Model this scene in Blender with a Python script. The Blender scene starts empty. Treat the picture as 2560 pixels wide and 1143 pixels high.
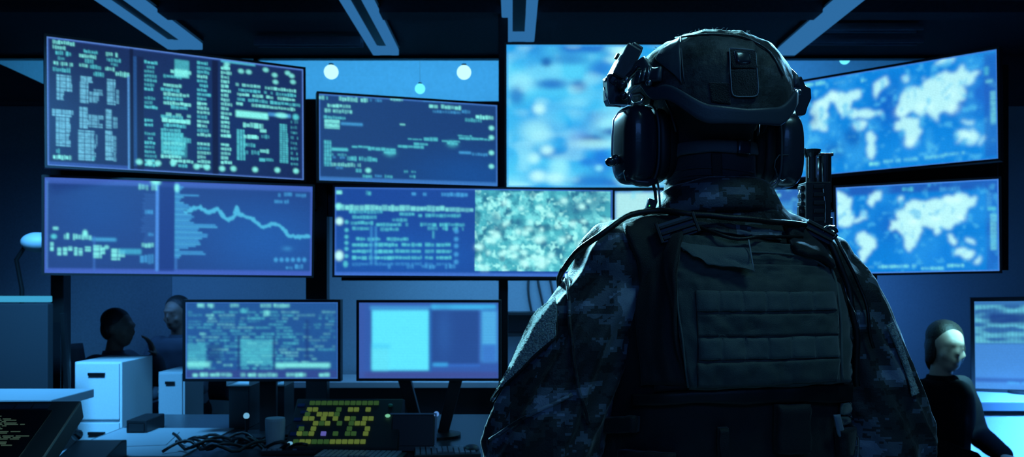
import bpy, bmesh, math, random
import numpy as np
from mathutils import Vector, Matrix, Euler, noise as mn
from mathutils.bvhtree import BVHTree

# ------------------------------------------------------------------ camera, world, lights, exposure
SC = bpy.context.scene
COL = SC.collection
PI = math.pi
F, CX, HY, EZ = 2100.0, 1280.0, 700.0, 1.45        # focal length in pixels, principal column, horizon row, eye height

cam_d = bpy.data.cameras.new('camera')
cam = bpy.data.objects.new('camera', cam_d); COL.objects.link(cam)
cam.location = (0, 0, EZ); cam.rotation_euler = (PI/2, 0, 0)
cam_d.sensor_width = 36; cam_d.lens = F/2560*36; cam_d.shift_y = (HY-571.5)/2560
cam_d.clip_start = 0.05; cam_d.clip_end = 60
cam_d.dof.use_dof = True; cam_d.dof.focus_distance = 1.42; cam_d.dof.aperture_fstop = 9.0
SC.camera = cam

w = bpy.data.worlds.new('world'); SC.world = w; w.use_nodes = True
w.node_tree.nodes['Background'].inputs[0].default_value = (0.02, 0.05, 0.1, 1)
w.node_tree.nodes['Background'].inputs[1].default_value = 0.02
SC.view_settings.view_transform = 'Standard'; SC.view_settings.look = 'None'
SC.view_settings.exposure = 0.0; SC.view_settings.gamma = 1.0
SC.view_settings.use_curve_mapping = False

def area(name, loc, target, sx, sy, power, col, spread=PI):
    d = bpy.data.lights.new(name, 'AREA'); d.shape = 'RECTANGLE'; d.size = sx; d.size_y = sy
    d.energy = power; d.color = col; d.spread = spread
    o = bpy.data.objects.new(name, d); COL.objects.link(o); o.location = loc
    o.rotation_euler = (Vector(target)-Vector(loc)).to_track_quat('-Z', 'Y').to_euler()
    return o
BLUE = (0.10, 0.42, 1.0); CYAN = (0.22, 0.72, 1.0)
area('next_room_light', (-1.2, 7.7, 4.05), (-1.2, 8.4, 2.6), 4.2, .5, 66, (0.10, 0.55, .95))
area('next_room_light', (2.2, 7.7, 4.05), (2.2, 8.4, 2.6), 2.2, .5, 30, (0.09, 0.45, 1.0))
area('wall_washer_light', (.6, 5.75, 1.62), (.6, 6.5, .9), 3.2, .06, 21, (0.12, .47, .95))
area('wall_washer_light', (2.3, 5.6, 1.6), (2.3, 6.5, .8), 1.2, .06, 9, (0.05, .28, 1.0))
area('wall_washer_light', (-2.6, 5.6, 1.6), (-2.6, 6.5, .8), 1.6, .06, 7, (0.08, .36, 1.0))
area('added_corner_fill', (-1.9, 2.9, 3.1), (-2.35, 4.6, .7), .6, .6, 44, (0.09, .47, 1.0), 1.2)  # added fill to brighten the left cabinets and desk, no such fitting
area('added_corner_fill', (2.9, 1.9, 3.1), (3.05, 4.5, .45), .4, .4, 60, (0.07, .36, 1.0), .42)  # added fill to brighten the front of the right counter
area('added_face_fill', (2.0, 2.9, 3.1), (2.24, 4.1, 1.13), .08, .08, 3.0, (0.25, .85, 1.0), .14)  # added narrow light for the seated person's face, no real source
area('room_fill_light', (.2, -1.9, 2.9), (0, 5.5, 1.9), 3.0, .8, 13, (0.10, .32, 1.0))  # added fill from behind the camera to lift the dark room
area('added_rear_fill', (1.0, .75, 3.12), (.42, 1.4, 1.3), .5, .3, 5.2, (0.28, .80, .95))  # added fill for the soldier's back, not a fitting of the room
area('added_side_rim', (-.95, 4.2, 3.02), (.1, 1.45, 1.4), .7, .4, 36, (0.28, .78, 1.0), .8)  # added rim light on the soldier's left, helps out the screen glow
area('added_side_rim', (1.9, 4.2, 3.02), (.6, 1.5, 1.4), .7, .4, 28, (0.2, .62, 1.0), .8)  # added rim light on the soldier's right, no such fitting
area('added_crown_rim', (.45, 3.3, 3.1), (.36, 1.5, 1.8), .4, .3, 4, (0.3, .85, 1.0), .7)  # added rim light for the top of the helmet

# ------------------------------------------------------------------ helpers
def s2l(c):
    c = np.asarray(c, float)/255.0
    return np.where(c <= 0.04045, c/12.92, ((c+0.055)/1.055)**2.4)
def lin(r, g, b): return tuple(float(v) for v in s2l((r, g, b)))

def mat(name, col, rough=.6, metal=0., spec=.5, bump=0., bscale=60., sheen=0., var=0., emit=None, estr=1.0, coat=0.):
    m = bpy.data.materials.new(name); m.use_nodes = True
    nt = m.node_tree; b = nt.nodes['Principled BSDF']
    b.inputs['Base Color'].default_value = (*col, 1); b.inputs['Roughness'].default_value = rough
    b.inputs['Metallic'].default_value = metal; b.inputs['Specular IOR Level'].default_value = spec
    b.inputs['Sheen Weight'].default_value = sheen; b.inputs['Sheen Roughness'].default_value = .4
    b.inputs['Coat Weight'].default_value = coat
    if emit is not None:
        b.inputs['Emission Color'].default_value = (*emit, 1); b.inputs['Emission Strength'].default_value = estr
    if bump or var:
        tc = nt.nodes.new('ShaderNodeTexCoord')
        n = nt.nodes.new('ShaderNodeTexNoise'); n.inputs['Scale'].default_value = bscale; n.inputs['Detail'].default_value = 4
        nt.links.new(tc.outputs['Object'], n.inputs['Vector'])
        if bump:
            bp = nt.nodes.new('ShaderNodeBump'); bp.inputs['Strength'].default_value = bump; bp.inputs['Distance'].default_value = .01
            nt.links.new(n.outputs['Fac'], bp.inputs['Height']); nt.links.new(bp.outputs[0], b.inputs['Normal'])
        if var:
            r = nt.nodes.new('ShaderNodeValToRGB')
            r.color_ramp.elements[0].position = .3; r.color_ramp.elements[1].position = .7
            r.color_ramp.elements[0].color = (*[c*(1-var) for c in col], 1); r.color_ramp.elements[1].color = (*[min(1, c*(1+var)) for c in col], 1)
            nt.links.new(n.outputs['Fac'], r.inputs[0]); nt.links.new(r.outputs[0], b.inputs['Base Color'])
    return m

def emis(name, col, s=1.0):
    m = bpy.data.materials.new(name); m.use_nodes = True; nt = m.node_tree
    nt.nodes.remove(nt.nodes['Principled BSDF'])
    e = nt.nodes.new('ShaderNodeEmission'); e.inputs[0].default_value = (*col, 1); e.inputs[1].default_value = s
    nt.links.new(e.outputs[0], nt.nodes['Material Output'].inputs[0])
    return m

def camo_mat(name, cols, cell=.0042, scale=11., rough=.6):
    """digital camouflage: noise read on snapped coordinates, four flat tones"""
    m = mat(name, cols[0], rough, sheen=.25, spec=.45); nt = m.node_tree; b = nt.nodes['Principled BSDF']
    tc = nt.nodes.new('ShaderNodeTexCoord')
    sn = nt.nodes.new('ShaderNodeVectorMath'); sn.operation = 'SNAP'; sn.inputs[1].default_value = (cell*1.5, cell*1.5, cell)
    nt.links.new(tc.outputs['Object'], sn.inputs[0])
    mp = nt.nodes.new('ShaderNodeMapping'); mp.inputs['Scale'].default_value = (1, 1, 1.9)
    nt.links.new(sn.outputs[0], mp.inputs[0])
    n = nt.nodes.new('ShaderNodeTexNoise'); n.inputs['Scale'].default_value = scale; n.inputs['Detail'].default_value = 3.5; n.inputs['Roughness'].default_value = .62
    nt.links.new(mp.outputs[0], n.inputs['Vector'])
    r = nt.nodes.new('ShaderNodeValToRGB'); cr = r.color_ramp; cr.interpolation = 'CONSTANT'
    pos = (0, .43, .52, .60)
    while len(cr.elements) < 4: cr.elements.new(.5)
    for e, p, c in zip(cr.elements, pos, cols): e.position = p; e.color = (*c, 1)
    nt.links.new(n.outputs['Fac'], r.inputs[0]); nt.links.new(r.outputs[0], b.inputs['Base Color'])
    wv = nt.nodes.new('ShaderNodeTexNoise'); wv.inputs['Scale'].default_value = 420; wv.inputs['Detail'].default_value = 2
    nt.links.new(tc.outputs['Object'], wv.inputs['Vector'])
    n2 = nt.nodes.new('ShaderNodeTexNoise'); n2.inputs['Scale'].default_value = 38; n2.inputs['Detail'].default_value = 3
    nt.links.new(tc.outputs['Object'], n2.inputs['Vector'])
    ad = nt.nodes.new('ShaderNodeMath'); ad.operation = 'MULTIPLY_ADD'; ad.inputs[1].default_value = 4
    nt.links.new(n2.outputs['Fac'], ad.inputs[0]); nt.links.new(wv.outputs['Fac'], ad.inputs[2])
    bp = nt.nodes.new('ShaderNodeBump'); bp.inputs['Strength'].default_value = .35; bp.inputs['Distance'].default_value = .002
    nt.links.new(ad.outputs[0], bp.inputs['Height']); nt.links.new(bp.outputs[0], b.inputs['Normal'])
    return m

def tag(o, label=None, cat=None, group=None, kind=None):
    if label: o['label'] = label
    if cat: o['category'] = cat
    if group: o['group'] = group
    if kind: o['kind'] = kind
    return o

def empty(name, loc, rot=(0, 0, 0), label=None, cat=None, group=None):
    o = bpy.data.objects.new(name, None); COL.objects.link(o); o.location = loc; o.rotation_euler = rot
    o.empty_display_size = .1
    return tag(o, label, cat, group)

def obj(name, verts, faces, m, parent=None, org=(0, 0, 0), smooth=False, bevel=0., label=None):
    me = bpy.data.meshes.new(name)
    me.from_pydata([(v[0]-org[0], v[1]-org[1], v[2]-org[2]) for v in verts], [], faces)
    me.materials.append(m); me.validate(); me.update()
    bm = bmesh.new(); bm.from_mesh(me); bmesh.ops.recalc_face_normals(bm, faces=bm.faces)
    if bevel: bmesh.ops.bevel(bm, geom=[e for e in bm.edges if e.is_manifold and e.calc_face_angle(0) > .6], offset=bevel, segments=2, affect='EDGES', profile=.6)
    bm.to_mesh(me); bm.free()
    if smooth: me.shade_smooth()
    o = bpy.data.objects.new(name, me); COL.objects.link(o)
    if parent: o.parent = parent
    if label: o['label'] = label
    return o

class MB:
    """collects shapes into one mesh"""
    def __init__(s): s.v = []; s.f = []
    def add(s, v, f):
        n = len(s.v); s.v += [tuple(p) for p in v]; s.f += [tuple(i+n for i in q) for q in f]; return s
    def box(s, c, d, M=None):
        x, y, z = d[0]/2, d[1]/2, d[2]/2
        vs = [Vector(p) for p in ((-x,-y,-z),(x,-y,-z),(x,y,-z),(-x,y,-z),(-x,-y,z),(x,-y,z),(x,y,z),(-x,y,z))]
        if M is not None: vs = [M @ p for p in vs]
        return s.add([p+Vector(c) for p in vs], [(0,3,2,1),(4,5,6,7),(0,1,5,4),(1,2,6,5),(2,3,7,6),(3,0,4,7)])
    def tube(s, pts, r, n=10, caps=True):
        pts = [Vector(p) for p in pts]; rs = r if isinstance(r, (list, tuple)) else [r]*len(pts)
        vs, fs = [], []; up = None
        for i, p in enumerate(pts):
            t = (pts[min(i+1, len(pts)-1)]-pts[max(i-1, 0)]).normalized()
            if up is None: up = Vector((0, 0, 1)) if abs(t.z) < .9 else Vector((0, 1, 0))
            a = t.cross(up).normalized(); b = a.cross(t).normalized(); up = b
            for k in range(n):
                q = 2*PI*k/n; vs.append(p+a*math.cos(q)*rs[i]+b*math.sin(q)*rs[i])
        for i in range(len(pts)-1):
            for k in range(n): fs.append((i*n+k, i*n+(k+1) % n, (i+1)*n+(k+1) % n, (i+1)*n+k))
        if caps: fs.append(tuple(range(n))[::-1]); fs.append(tuple(range((len(pts)-1)*n, len(pts)*n)))
        return s.add(vs, fs)
    def ell(s, c, r, nu=20, nv=12, M=None, p=1.0):
        vs, fs = [], []
        def sp(v): return math.copysign(abs(v)**p, v)
        for j in range(nv+1):
            th = PI*j/nv
            for i in range(nu):
                a = 2*PI*i/nu
                q = Vector((r[0]*sp(math.sin(th))*sp(math.cos(a)), r[1]*sp(math.sin(th))*sp(math.sin(a)), r[2]*sp(math.cos(th))))
                if M is not None: q = M @ q
                vs.append(q+Vector(c))
        for j in range(nv):
            for i in range(nu): fs.append((j*nu+i, j*nu+(i+1) % nu, (j+1)*nu+(i+1) % nu, (j+1)*nu+i))
        return s.add(vs, fs)
    def chain(s, pts, rs, n=16):
        """rounded limb: a tube with ball ends and balls at the joints"""
        P = [Vector(p) for p in pts]; pp, rr = [], []
        for i in range(len(P)-1):
            k = 6
            for j in range(k):
                t = j/k; pp.append(P[i].lerp(P[i+1], t)); rr.append(rs[i]*(1-t)+rs[i+1]*t)
        pp.append(P[-1]); rr.append(rs[-1])
        s.tube(pp, rr, n)
        for p, r in zip(P, rs): s.ell(p, (r*.99,)*3, 14, 10)
        return s
    def loft(s, rings, n=32, p=1.0):
        """rings: (cx, cy, z, a, b[, yaw]) closed body of superelliptic sections"""
        vs, fs = [], []
        for q in rings:
            cx, cy, z, a, b = q[:5]; yw = q[5] if len(q) > 5 else 0
            for k in range(n):
                t = 2*PI*k/n
                x = a*math.copysign(abs(math.cos(t))**p, math.cos(t)); y = b*math.copysign(abs(math.sin(t))**p, math.sin(t))
                vs.append((cx+x*math.cos(yw)-y*math.sin(yw), cy+x*math.sin(yw)+y*math.cos(yw), z))
        for i in range(len(rings)-1):
            for k in range(n): fs.append((i*n+k, i*n+(k+1) % n, (i+1)*n+(k+1) % n, (i+1)*n+k))
        fs.append(tuple(range(n))[::-1]); fs.append(tuple(range((len(rings)-1)*n, len(rings)*n)))
        return s.add(vs, fs)
    def prism(s, poly, y0, y1, M=None, org=(0, 0, 0)):
        """polygon in x,z extruded along y"""
        n = len(poly); vs = [Vector((a, y0, b)) for a, b in poly]+[Vector((a, y1, b)) for a, b in poly]
        if M is not None: vs = [M @ v for v in vs]
        vs = [v+Vector(org) for v in vs]
        return s.add(vs, [tuple(range(n)), tuple(range(n, 2*n))[::-1]]+[(i, i+n, (i+1) % n+n, (i+1) % n) for i in range(n)])
    def build(s, name, m, parent=None, org=(0, 0, 0), smooth=False, bevel=0., label=None):
        return obj(name, s.v, s.f, m, parent, org, smooth, bevel, label)

def remesh(mb, voxel, smooth=4):
    """one continuous surface round all the shapes of mb; returns a mesh"""
    me = bpy.data.meshes.new('tmp'); me.from_pydata(mb.v, [], mb.f); me.update()
    bm = bmesh.new(); bm.from_mesh(me); bmesh.ops.recalc_face_normals(bm, faces=bm.faces); bm.to_mesh(me); bm.free()
    o = bpy.data.objects.new('tmp', me); COL.objects.link(o)
    r = o.modifiers.new('r', 'REMESH'); r.mode = 'VOXEL'; r.voxel_size = voxel
    if smooth:
        k = o.modifiers.new('s', 'SMOOTH'); k.factor = .5; k.iterations = smooth
    dg = bpy.context.evaluated_depsgraph_get(); dg.update()
    out = bpy.data.meshes.new_from_object(o.evaluated_get(dg))
    bpy.data.objects.remove(o); bpy.data.meshes.remove(me)
    return out

def get_co(me):
    a = np.empty(len(me.vertices)*3); me.vertices.foreach_get('co', a); return a.reshape(-1, 3)
def get_no(me):
    a = np.empty(len(me.vertices)*3); me.vertices.foreach_get('normal', a); return a.reshape(-1, 3)
def soften(me, d, n=3):
    """averages a value per vertex with its neighbours"""
    e = np.empty(len(me.edges)*2, dtype=np.int64); me.edges.foreach_get('vertices', e); e = e.reshape(-1, 2)
    for _ in range(n):
        s_ = np.zeros(len(d)); c_ = np.zeros(len(d))
        np.add.at(s_, e[:, 0], d[e[:, 1]]); np.add.at(s_, e[:, 1], d[e[:, 0]]); np.add.at(c_, e[:, 0], 1); np.add.at(c_, e[:, 1], 1)
        d = .4*d+.6*s_/np.maximum(c_, 1)
    return d
def set_co(me, a): me.vertices.foreach_set('co', a.ravel()); me.update()

def link_mesh(name, me, m, parent=None, org=(0, 0, 0), label=None):
    me.name = name; set_co(me, get_co(me)-np.array(org)); me.materials.clear(); me.materials.append(m); me.shade_smooth()
    o = bpy.data.objects.new(name, me); COL.objects.link(o)
    if parent: o.parent = parent
    if label: o['label'] = label
    return o

def P(x, y, Y): return Vector(((x-CX)*Y/F, Y, EZ+(HY-y)*Y/F))

# ------------------------------------------------------------------ materials
M_wall = mat('wall_paint', (.30, .36, .42), .8, bump=.05, bscale=90, var=.06)
M_walldk = mat('dark_wall_paint', (.045, .055, .075), .85, bump=.05, bscale=60, var=.1)
M_ceil = mat('ceiling_paint', (.035, .042, .055), .9, bump=.1, bscale=40, var=.15)
M_floor = mat('floor_vinyl', (.06, .07, .08), .45, bump=.03, bscale=50, var=.12)
M_black = mat('black_plastic', (.012, .013, .016), .38, bump=.03, bscale=400)
M_blackm = mat('black_metal', (.015, .017, .02), .35, metal=.6, bump=.04, bscale=200)
M_darkpl = mat('dark_grey_plastic', (.03, .034, .04), .45, bump=.04, bscale=300)
M_grey = mat('grey_laminate', (.32, .36, .40), .4, bump=.02, bscale=150, var=.05)
M_white = mat('white_laminate', (.62, .66, .7), .45, bump=.02, bscale=120, var=.04)
M_housing = mat('lamp_housing', (.45, .5, .55), .45, var=.05, bscale=30, bump=.02)

# ------------------------------------------------------------------ room
RX0, RX1, RY0, RY1, RZ = -4.3, 4.2, -2.4, 6.53, 3.2
def struct(name, mb, m, bevel=0.): return tag(mb.build(name, m, bevel=bevel), kind='structure')
struct('floor', MB().box(((RX0+RX1)/2, 3.4, -.05), (RX1-RX0+.4, 12.2, .1)), M_floor)
struct('ceiling', MB().box(((RX0+RX1)/2, (RY0+RY1)/2, RZ+.05), (RX1-RX0+.2, RY1-RY0+.1, .1)), M_ceil)
struct('wall_left', MB().box((RX0-.05, (RY0+RY1)/2, RZ/2), (.1, RY1-RY0, RZ)), M_walldk)
struct('wall_right', MB().box((RX1+.05, (RY0+RY1)/2, RZ/2), (.1, RY1-RY0, RZ)), M_walldk)
struct('wall_front', MB().box(((RX0+RX1)/2, RY0-.05, RZ/2), (RX1-RX0, .1, RZ)), M_walldk)
# back wall: light painted field below, clerestory window above
WS = 2.80                                            # sill of the clerestory window
def wz(y): return P(0, y, RY1).z
def wx(x): return P(x, 0, RY1).x
wl, wr = wx(12), wx(2405)
struct('wall_back', MB().box(((wx(430)+RX1)/2, RY1+.05, WS/2), (RX1-wx(430), .1, WS)), M_wall)
struct('wall_back_left', MB().box(((RX0+wx(430))/2, RY1+.045, WS/2), (wx(430)-RX0, .1, WS)), mat('dark_wall_panel', (.16, .2, .24), .8, bump=.05, bscale=70, var=.1))  # left stretch of the back wall is a darker panel
struct('wall_back_end', MB().box(((wr+RX1)/2, RY1+.05, (WS+RZ)/2), (RX1-wr, .1, RZ-WS)), M_walldk)
# left end of the window: its sill slopes up towards the side wall
mb = MB(); mb.prism([(RX0, WS), (wx(112), WS), (wx(112), wz(212)), (wx(0), wz(160)), (RX0, wz(150))], RY1, RY1+.1)
struct('trim_1', mb, M_walldk)
struct('trim_2', MB().box(((wl+wr)/2, RY1-.015, WS+.015), (wr-wl, .06, .03)), M_walldk)
fr = MB()
for x in (-2.0, -.07, 1.75): fr.box((x, RY1+.05, (WS+RZ)/2), (.035, .05, RZ-WS))
fr.box(((RX0+wr)/2, RY1+.05, RZ-.012), (wr-RX0, .06, .024))
wroot = tag(fr.build('window_1', M_blackm), kind='structure')
gm = bpy.data.materials.new('window_glass'); gm.use_nodes = True; nt = gm.node_tree
nt.nodes.remove(nt.nodes['Principled BSDF'])
tr = nt.nodes.new('ShaderNodeBsdfTransparent'); tr.inputs[0].default_value = (.82, .92, .97, 1)
gl = nt.nodes.new('ShaderNodeBsdfGlossy'); gl.inputs['Roughness'].default_value = .03
fn = nt.nodes.new('ShaderNodeFresnel'); fn.inputs[0].default_value = 1.45
mx = nt.nodes.new('ShaderNodeMixShader'); nt.links.new(fn.outputs[0], mx.inputs[0]); nt.links.new(tr.outputs[0], mx.inputs[1]); nt.links.new(gl.outputs[0], mx.inputs[2])
nt.links.new(mx.outputs[0], nt.nodes['Material Output'].inputs[0])
MB().box(((RX0+wr)/2, RY1+.05, (WS+RZ)/2), (wr-RX0, .008, RZ-WS)).build('window_pane', gm, wroot)
# the lit room beyond the clerestory
M_next = mat('next_room_paint', (.5, .62, .7), .8, bump=.03, bscale=30, var=.05)
struct('wall_next_room', MB().box((-.05, 9.0, 2.1), (8.8, .1, 4.4)), M_next)
struct('wall_next_room_left', MB().box((RX0-.15, 7.8, 2.1), (.1, 2.4, 4.4)), M_next)
struct('wall_next_room_right', MB().box((RX1+.15, 7.8, 2.1), (.1, 2.4, 4.4)), M_next)
struct('ceiling_next_room', MB().box((-.05, 7.85, 4.3), (8.8, 2.5, .1)), M_next)
struct('wall_next_room_header', MB().box((-.05, RY1+.1, 3.78), (8.8, .1, 1.0)), M_walldk)
struct('trim_3', MB().box((-1.95, 8.93, 2.95), (3.6, .06, .05)), M_walldk)
M_globe = emis('globe_glow', lin(205, 250, 250), 1.6)
M_globe2 = emis('small_lamp_glow', lin(120, 240, 255), 1.5)
for x, y, r, m_, lb in ((828, 180, 18, M_globe, 'round white globe lamp behind the window above the first data screen column'),
                        (1160, 181, 18, M_globe, 'round white globe lamp behind the window near the central dark post'),
                        (1050, 222, 13, M_globe2, 'small cyan globe lamp hanging just above the line chart screen'),
                        (2112, 148, 13, M_globe2, 'small cyan globe lamp behind the window above the upper world map')):
    c = P(x, y, 7.9); R_ = r*7.9/F
    g = empty('globe_lamp', (c.x, c.y, c.z), label=lb, cat='lamp', group='globe lamps in the room beyond the window')
    MB().ell((0, 0, 0), (R_, R_, R_), 24, 16).build('globe', m_, g, smooth=True)
    MB().tube([(0, 0, R_*.9), (0, 0, 4.25-c.z)], .004, 8).build('cord', M_housing, g)
    MB().tube([(0, 0, R_*.85), (0, 0, R_*1.15)], R_*.35, 14).build('cap', M_blackm, g)

# ceiling fittings ---------------------------------------------------
M_reflglow = emis('reflected_blue_glow', lin(52, 122, 184), .75)  # emission stands in for screen light reflected off the ceiling fixtures
def ceiling_light(x, y_end, w_, label, slot=True):
    r = empty('linear_ceiling_light', (x, 0, 3.13), label=label, cat='ceiling light', group='long linear ceiling lights')
    y0 = 2.3
    if slot:
        for s in (-1, 1):
            MB().box((s*w_*.33, (y0+y_end)/2, 0), (w_*.30, y_end-y0, .05)).build('diffuser', M_reflglow, r, bevel=.01)
        MB().box((0, (y0+y_end-.2)/2, .02), (w_*.35, y_end-.2-y0, .05)).build('centre_channel', M_blackm, r)
        MB().box((0, y_end-.05, 0), (w_*.6, .11, .045)).build('end_cap', M_reflglow, r, bevel=.012)
    else:
        MB().box((0, (y0+y_end)/2, 0), (w_, y_end-y0, .05)).build('diffuser', M_reflglow, r, bevel=.01)
        MB().box((0, y_end+.02, .01), (w_*1.05, .04, .06)).build('end_cap', M_blackm, r)
    MB().box((0, (y0+y_end)/2, .05), (w_*1.02, y_end-y0-.02, .035)).build('housing', M_blackm, r)
ceiling_light(-2.35, 6.05, .26, 'twin-strip ceiling light above the tilted code screen')
ceiling_light(-.93, 6.2, .20, 'twin-strip ceiling light ending above the line chart screen')
ceiling_light(.045, 5.85, .23, 'twin-strip ceiling light beside the central dark post')
ceiling_light(2.02, 6.2, .14, 'single-strip ceiling light running above the helmet', False)
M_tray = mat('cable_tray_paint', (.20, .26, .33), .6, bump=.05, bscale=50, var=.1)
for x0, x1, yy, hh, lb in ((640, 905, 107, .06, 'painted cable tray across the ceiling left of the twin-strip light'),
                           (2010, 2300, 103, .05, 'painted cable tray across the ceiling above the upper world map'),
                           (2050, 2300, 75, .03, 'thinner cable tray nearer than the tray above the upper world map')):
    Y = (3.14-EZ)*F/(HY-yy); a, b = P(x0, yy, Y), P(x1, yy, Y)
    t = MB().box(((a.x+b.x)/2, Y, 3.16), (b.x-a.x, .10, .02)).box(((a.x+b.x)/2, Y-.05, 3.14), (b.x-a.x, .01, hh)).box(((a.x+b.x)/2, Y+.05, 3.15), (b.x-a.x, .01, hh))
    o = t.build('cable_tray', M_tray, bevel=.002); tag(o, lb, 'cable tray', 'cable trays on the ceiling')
mb = MB()
for Y in (5.35,): mb.box((0, Y, 3.165), (8.2, .16, .07))
struct('trim_4', mb, M_ceil)
o = MB().ell(P(675, -2, 5.4), (.05, .05, .035), 16, 10).build('smoke_detector', M_housing, smooth=True); tag(o, 'small pale round smoke detector on the ceiling at the top edge', 'smoke detector')
# ------------------------------------------------------------------ what the displays show: small rasters kept as vertex colours of the display surface
class Raster:
    def __init__(s, quad, bg, cell=2.0, seed=0):
        s.q = [tuple(map(float, p)) for p in quad]; q = s.q
        wpx = (q[1][0]-q[0][0]+q[2][0]-q[3][0])/2; hpx = (q[3][1]-q[0][1]+q[2][1]-q[1][1])/2
        s.W = max(8, int(wpx/cell)+1); s.H = max(8, int(hpx/cell)+1); s.px = wpx; s.py = hpx
        A, B = [], []
        for (x, y), (u, v) in zip(q, ((0, 0), (1, 0), (1, 1), (0, 1))):
            A += [[x, y, 1, 0, 0, 0, -u*x, -u*y], [0, 0, 0, x, y, 1, -v*x, -v*y]]; B += [u, v]
        s.h = np.append(np.linalg.solve(np.array(A), np.array(B)), 1).reshape(3, 3)
        s.c = np.ones((s.H, s.W, 3))*s2l(bg)
        s.V, s.U = np.mgrid[0:s.H, 0:s.W].astype(float)
        s.rng = np.random.RandomState(seed)
    def T(s, x, y):
        a = s.h @ np.array([x, y, 1.0]); return a[0]/a[2]*(s.W-1), a[1]/a[2]*(s.H-1)
    def box_(s, x0, y0, x1, y1):
        u0, v0 = s.T(x0, y0); u1, _ = s.T(x1, y0); _, v1 = s.T(x0, y1); return u0, v0, u1, v1
    def mix(s, m, col):
        m = np.clip(m, 0, 1)[..., None]; s.c = s.c*(1-m)+np.asarray(col)*m
    def rect(s, x0, y0, x1, y1, col, a=1.0, soft=.6):
        u0, v0, u1, v1 = s.box_(x0, y0, x1, y1)
        m = np.clip((s.U-u0)/soft+.5, 0, 1)*np.clip((u1-s.U)/soft+.5, 0, 1)*np.clip((s.V-v0)/soft+.5, 0, 1)*np.clip((v1-s.V)/soft+.5, 0, 1)
        s.mix(m*a, s2l(col)); return s
    def blob(s, x, y, rx, ry, col, a=1.0, p=2):
        u, v = s.T(x, y); sx = rx*s.W/s.px; sy = ry*s.H/s.py
        m = np.exp(-(((s.U-u)/sx)**2+((s.V-v)/sy)**2)**(p/2)); s.mix(m*a, s2l(col)); return s
    def text(s, x0, y0, x1, y1, col, a=1.0, cw=3, gap=.12, lo=.45):
        """a run of unreadable soft glyphs"""
        u0, v0, u1, v1 = s.box_(x0, y0, x1, y1)
        u = u0
        while u < u1-1:
            wd = cw*s.rng.uniform(.7, 1.5)
            if s.rng.rand() > gap:
                b = s.rng.uniform(lo, 1)*a
                t0 = v0+s.rng.uniform(0, .25)*(v1-v0); t1 = v1-s.rng.uniform(0, .2)*(v1-v0)
                m = np.clip((s.U-u)/.8+.5, 0, 1)*np.clip((min(u+wd-.6, u1)-s.U)/.8+.5, 0, 1)*np.clip((s.V-t0)/.8+.5, 0, 1)*np.clip((t1-s.V)/.8+.5, 0, 1)
                s.mix(m*b, s2l(col))
            u += wd
        return s
    def lines(s, x0, y0, x1, y1, n, col, a=1.0, fill=.8, duty=.6):
        h = (y1-y0)/n
        for i in range(n):
            e = x0+(x1-x0)*s.rng.uniform(fill, 1); s.text(x0, y0+i*h, e, y0+(i+duty)*h, col, a*s.rng.uniform(.6, 1))
        return s
    def hatch(s, x0, y0, x1, y1, col, a=1.0, cx=4.0, cy=3.0, ragged=0.0):
        """table of small cells parted by thin dark lines"""
        u0, v0, u1, v1 = s.box_(x0, y0, x1, y1)
        U, V = (s.U-u0)/cx, (s.V-v0)/cy
        g = np.clip(np.abs(U % 1-.5)*-9+4.4, .25, 1)*np.clip(np.abs(V % 1-.5)*-8+4.0, .2, 1)
        k = s.rng.rand(200, 200)
        cellv = .65+.35*k[(V.astype(int) % 200), (U.astype(int) % 200)]
        rr = s.rng.rand(200)*ragged*(u1-u0)
        ue = u1-rr[(V/2).astype(int) % 200]
        m = (s.U > u0)*(s.U < ue)*(s.V > v0)*(s.V < v1)
        s.mix(m*g*cellv*a, s2l(col)); return s
    def line(s, pts, wd, col, a=1.0, rag=0.0):
        q = [s.T(*p) for p in pts]; d = np.full(s.U.shape, 1e9)
        for (a0, b0), (a1, b1) in zip(q[:-1], q[1:]):
            dx, dy = a1-a0, b1-b0; t = np.clip(((s.U-a0)*dx+(s.V-b0)*dy)/(dx*dx+dy*dy+1e-9), 0, 1)
            d = np.minimum(d, np.hypot(s.U-a0-t*dx, s.V-b0-t*dy))
        if rag: d = d+s.noise(3)*rag-rag/2
        s.mix(np.clip(wd*s.W/s.px/2-d+.5, 0, 1)*a, s2l(col)); return s
    def poly(s, pts, col, a=1.0, blur=1.5, rag=0.0):
        q = [s.T(*p) for p in pts]; U, V = s.U, s.V
        if rag:
            U = U+(s.noise(7)-.5)*rag; V = V+(s.noise(7)-.5)*rag
        ins = np.zeros(U.shape, bool); j = len(q)-1
        for i in range(len(q)):
            (xi, yi), (xj, yj) = q[i], q[j]
            if yi != yj: ins ^= ((yi > V) != (yj > V)) & (U < (xj-xi)*(V-yi)/(yj-yi)+xi)
            j = i
        s.mix(s._bl(ins.astype(float), blur)*a, s2l(col)); return s
    def _bl(s, m, r):
        r = float(r)
        if r <= 0: return m
        n = int(r*2+1); k = np.exp(-np.arange(-n, n+1)**2/(2*r*r)); k /= k.sum()
        p = np.pad(m, n, mode='edge')
        p = sum(k[i]*p[:, i:i+m.shape[1]] for i in range(2*n+1))
        return sum(k[i]*p[i:i+m.shape[0], :] for i in range(2*n+1))
    def blur(s, r):
        s.c = np.stack([s._bl(s.c[..., i], r) for i in range(3)], -1); return s
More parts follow.
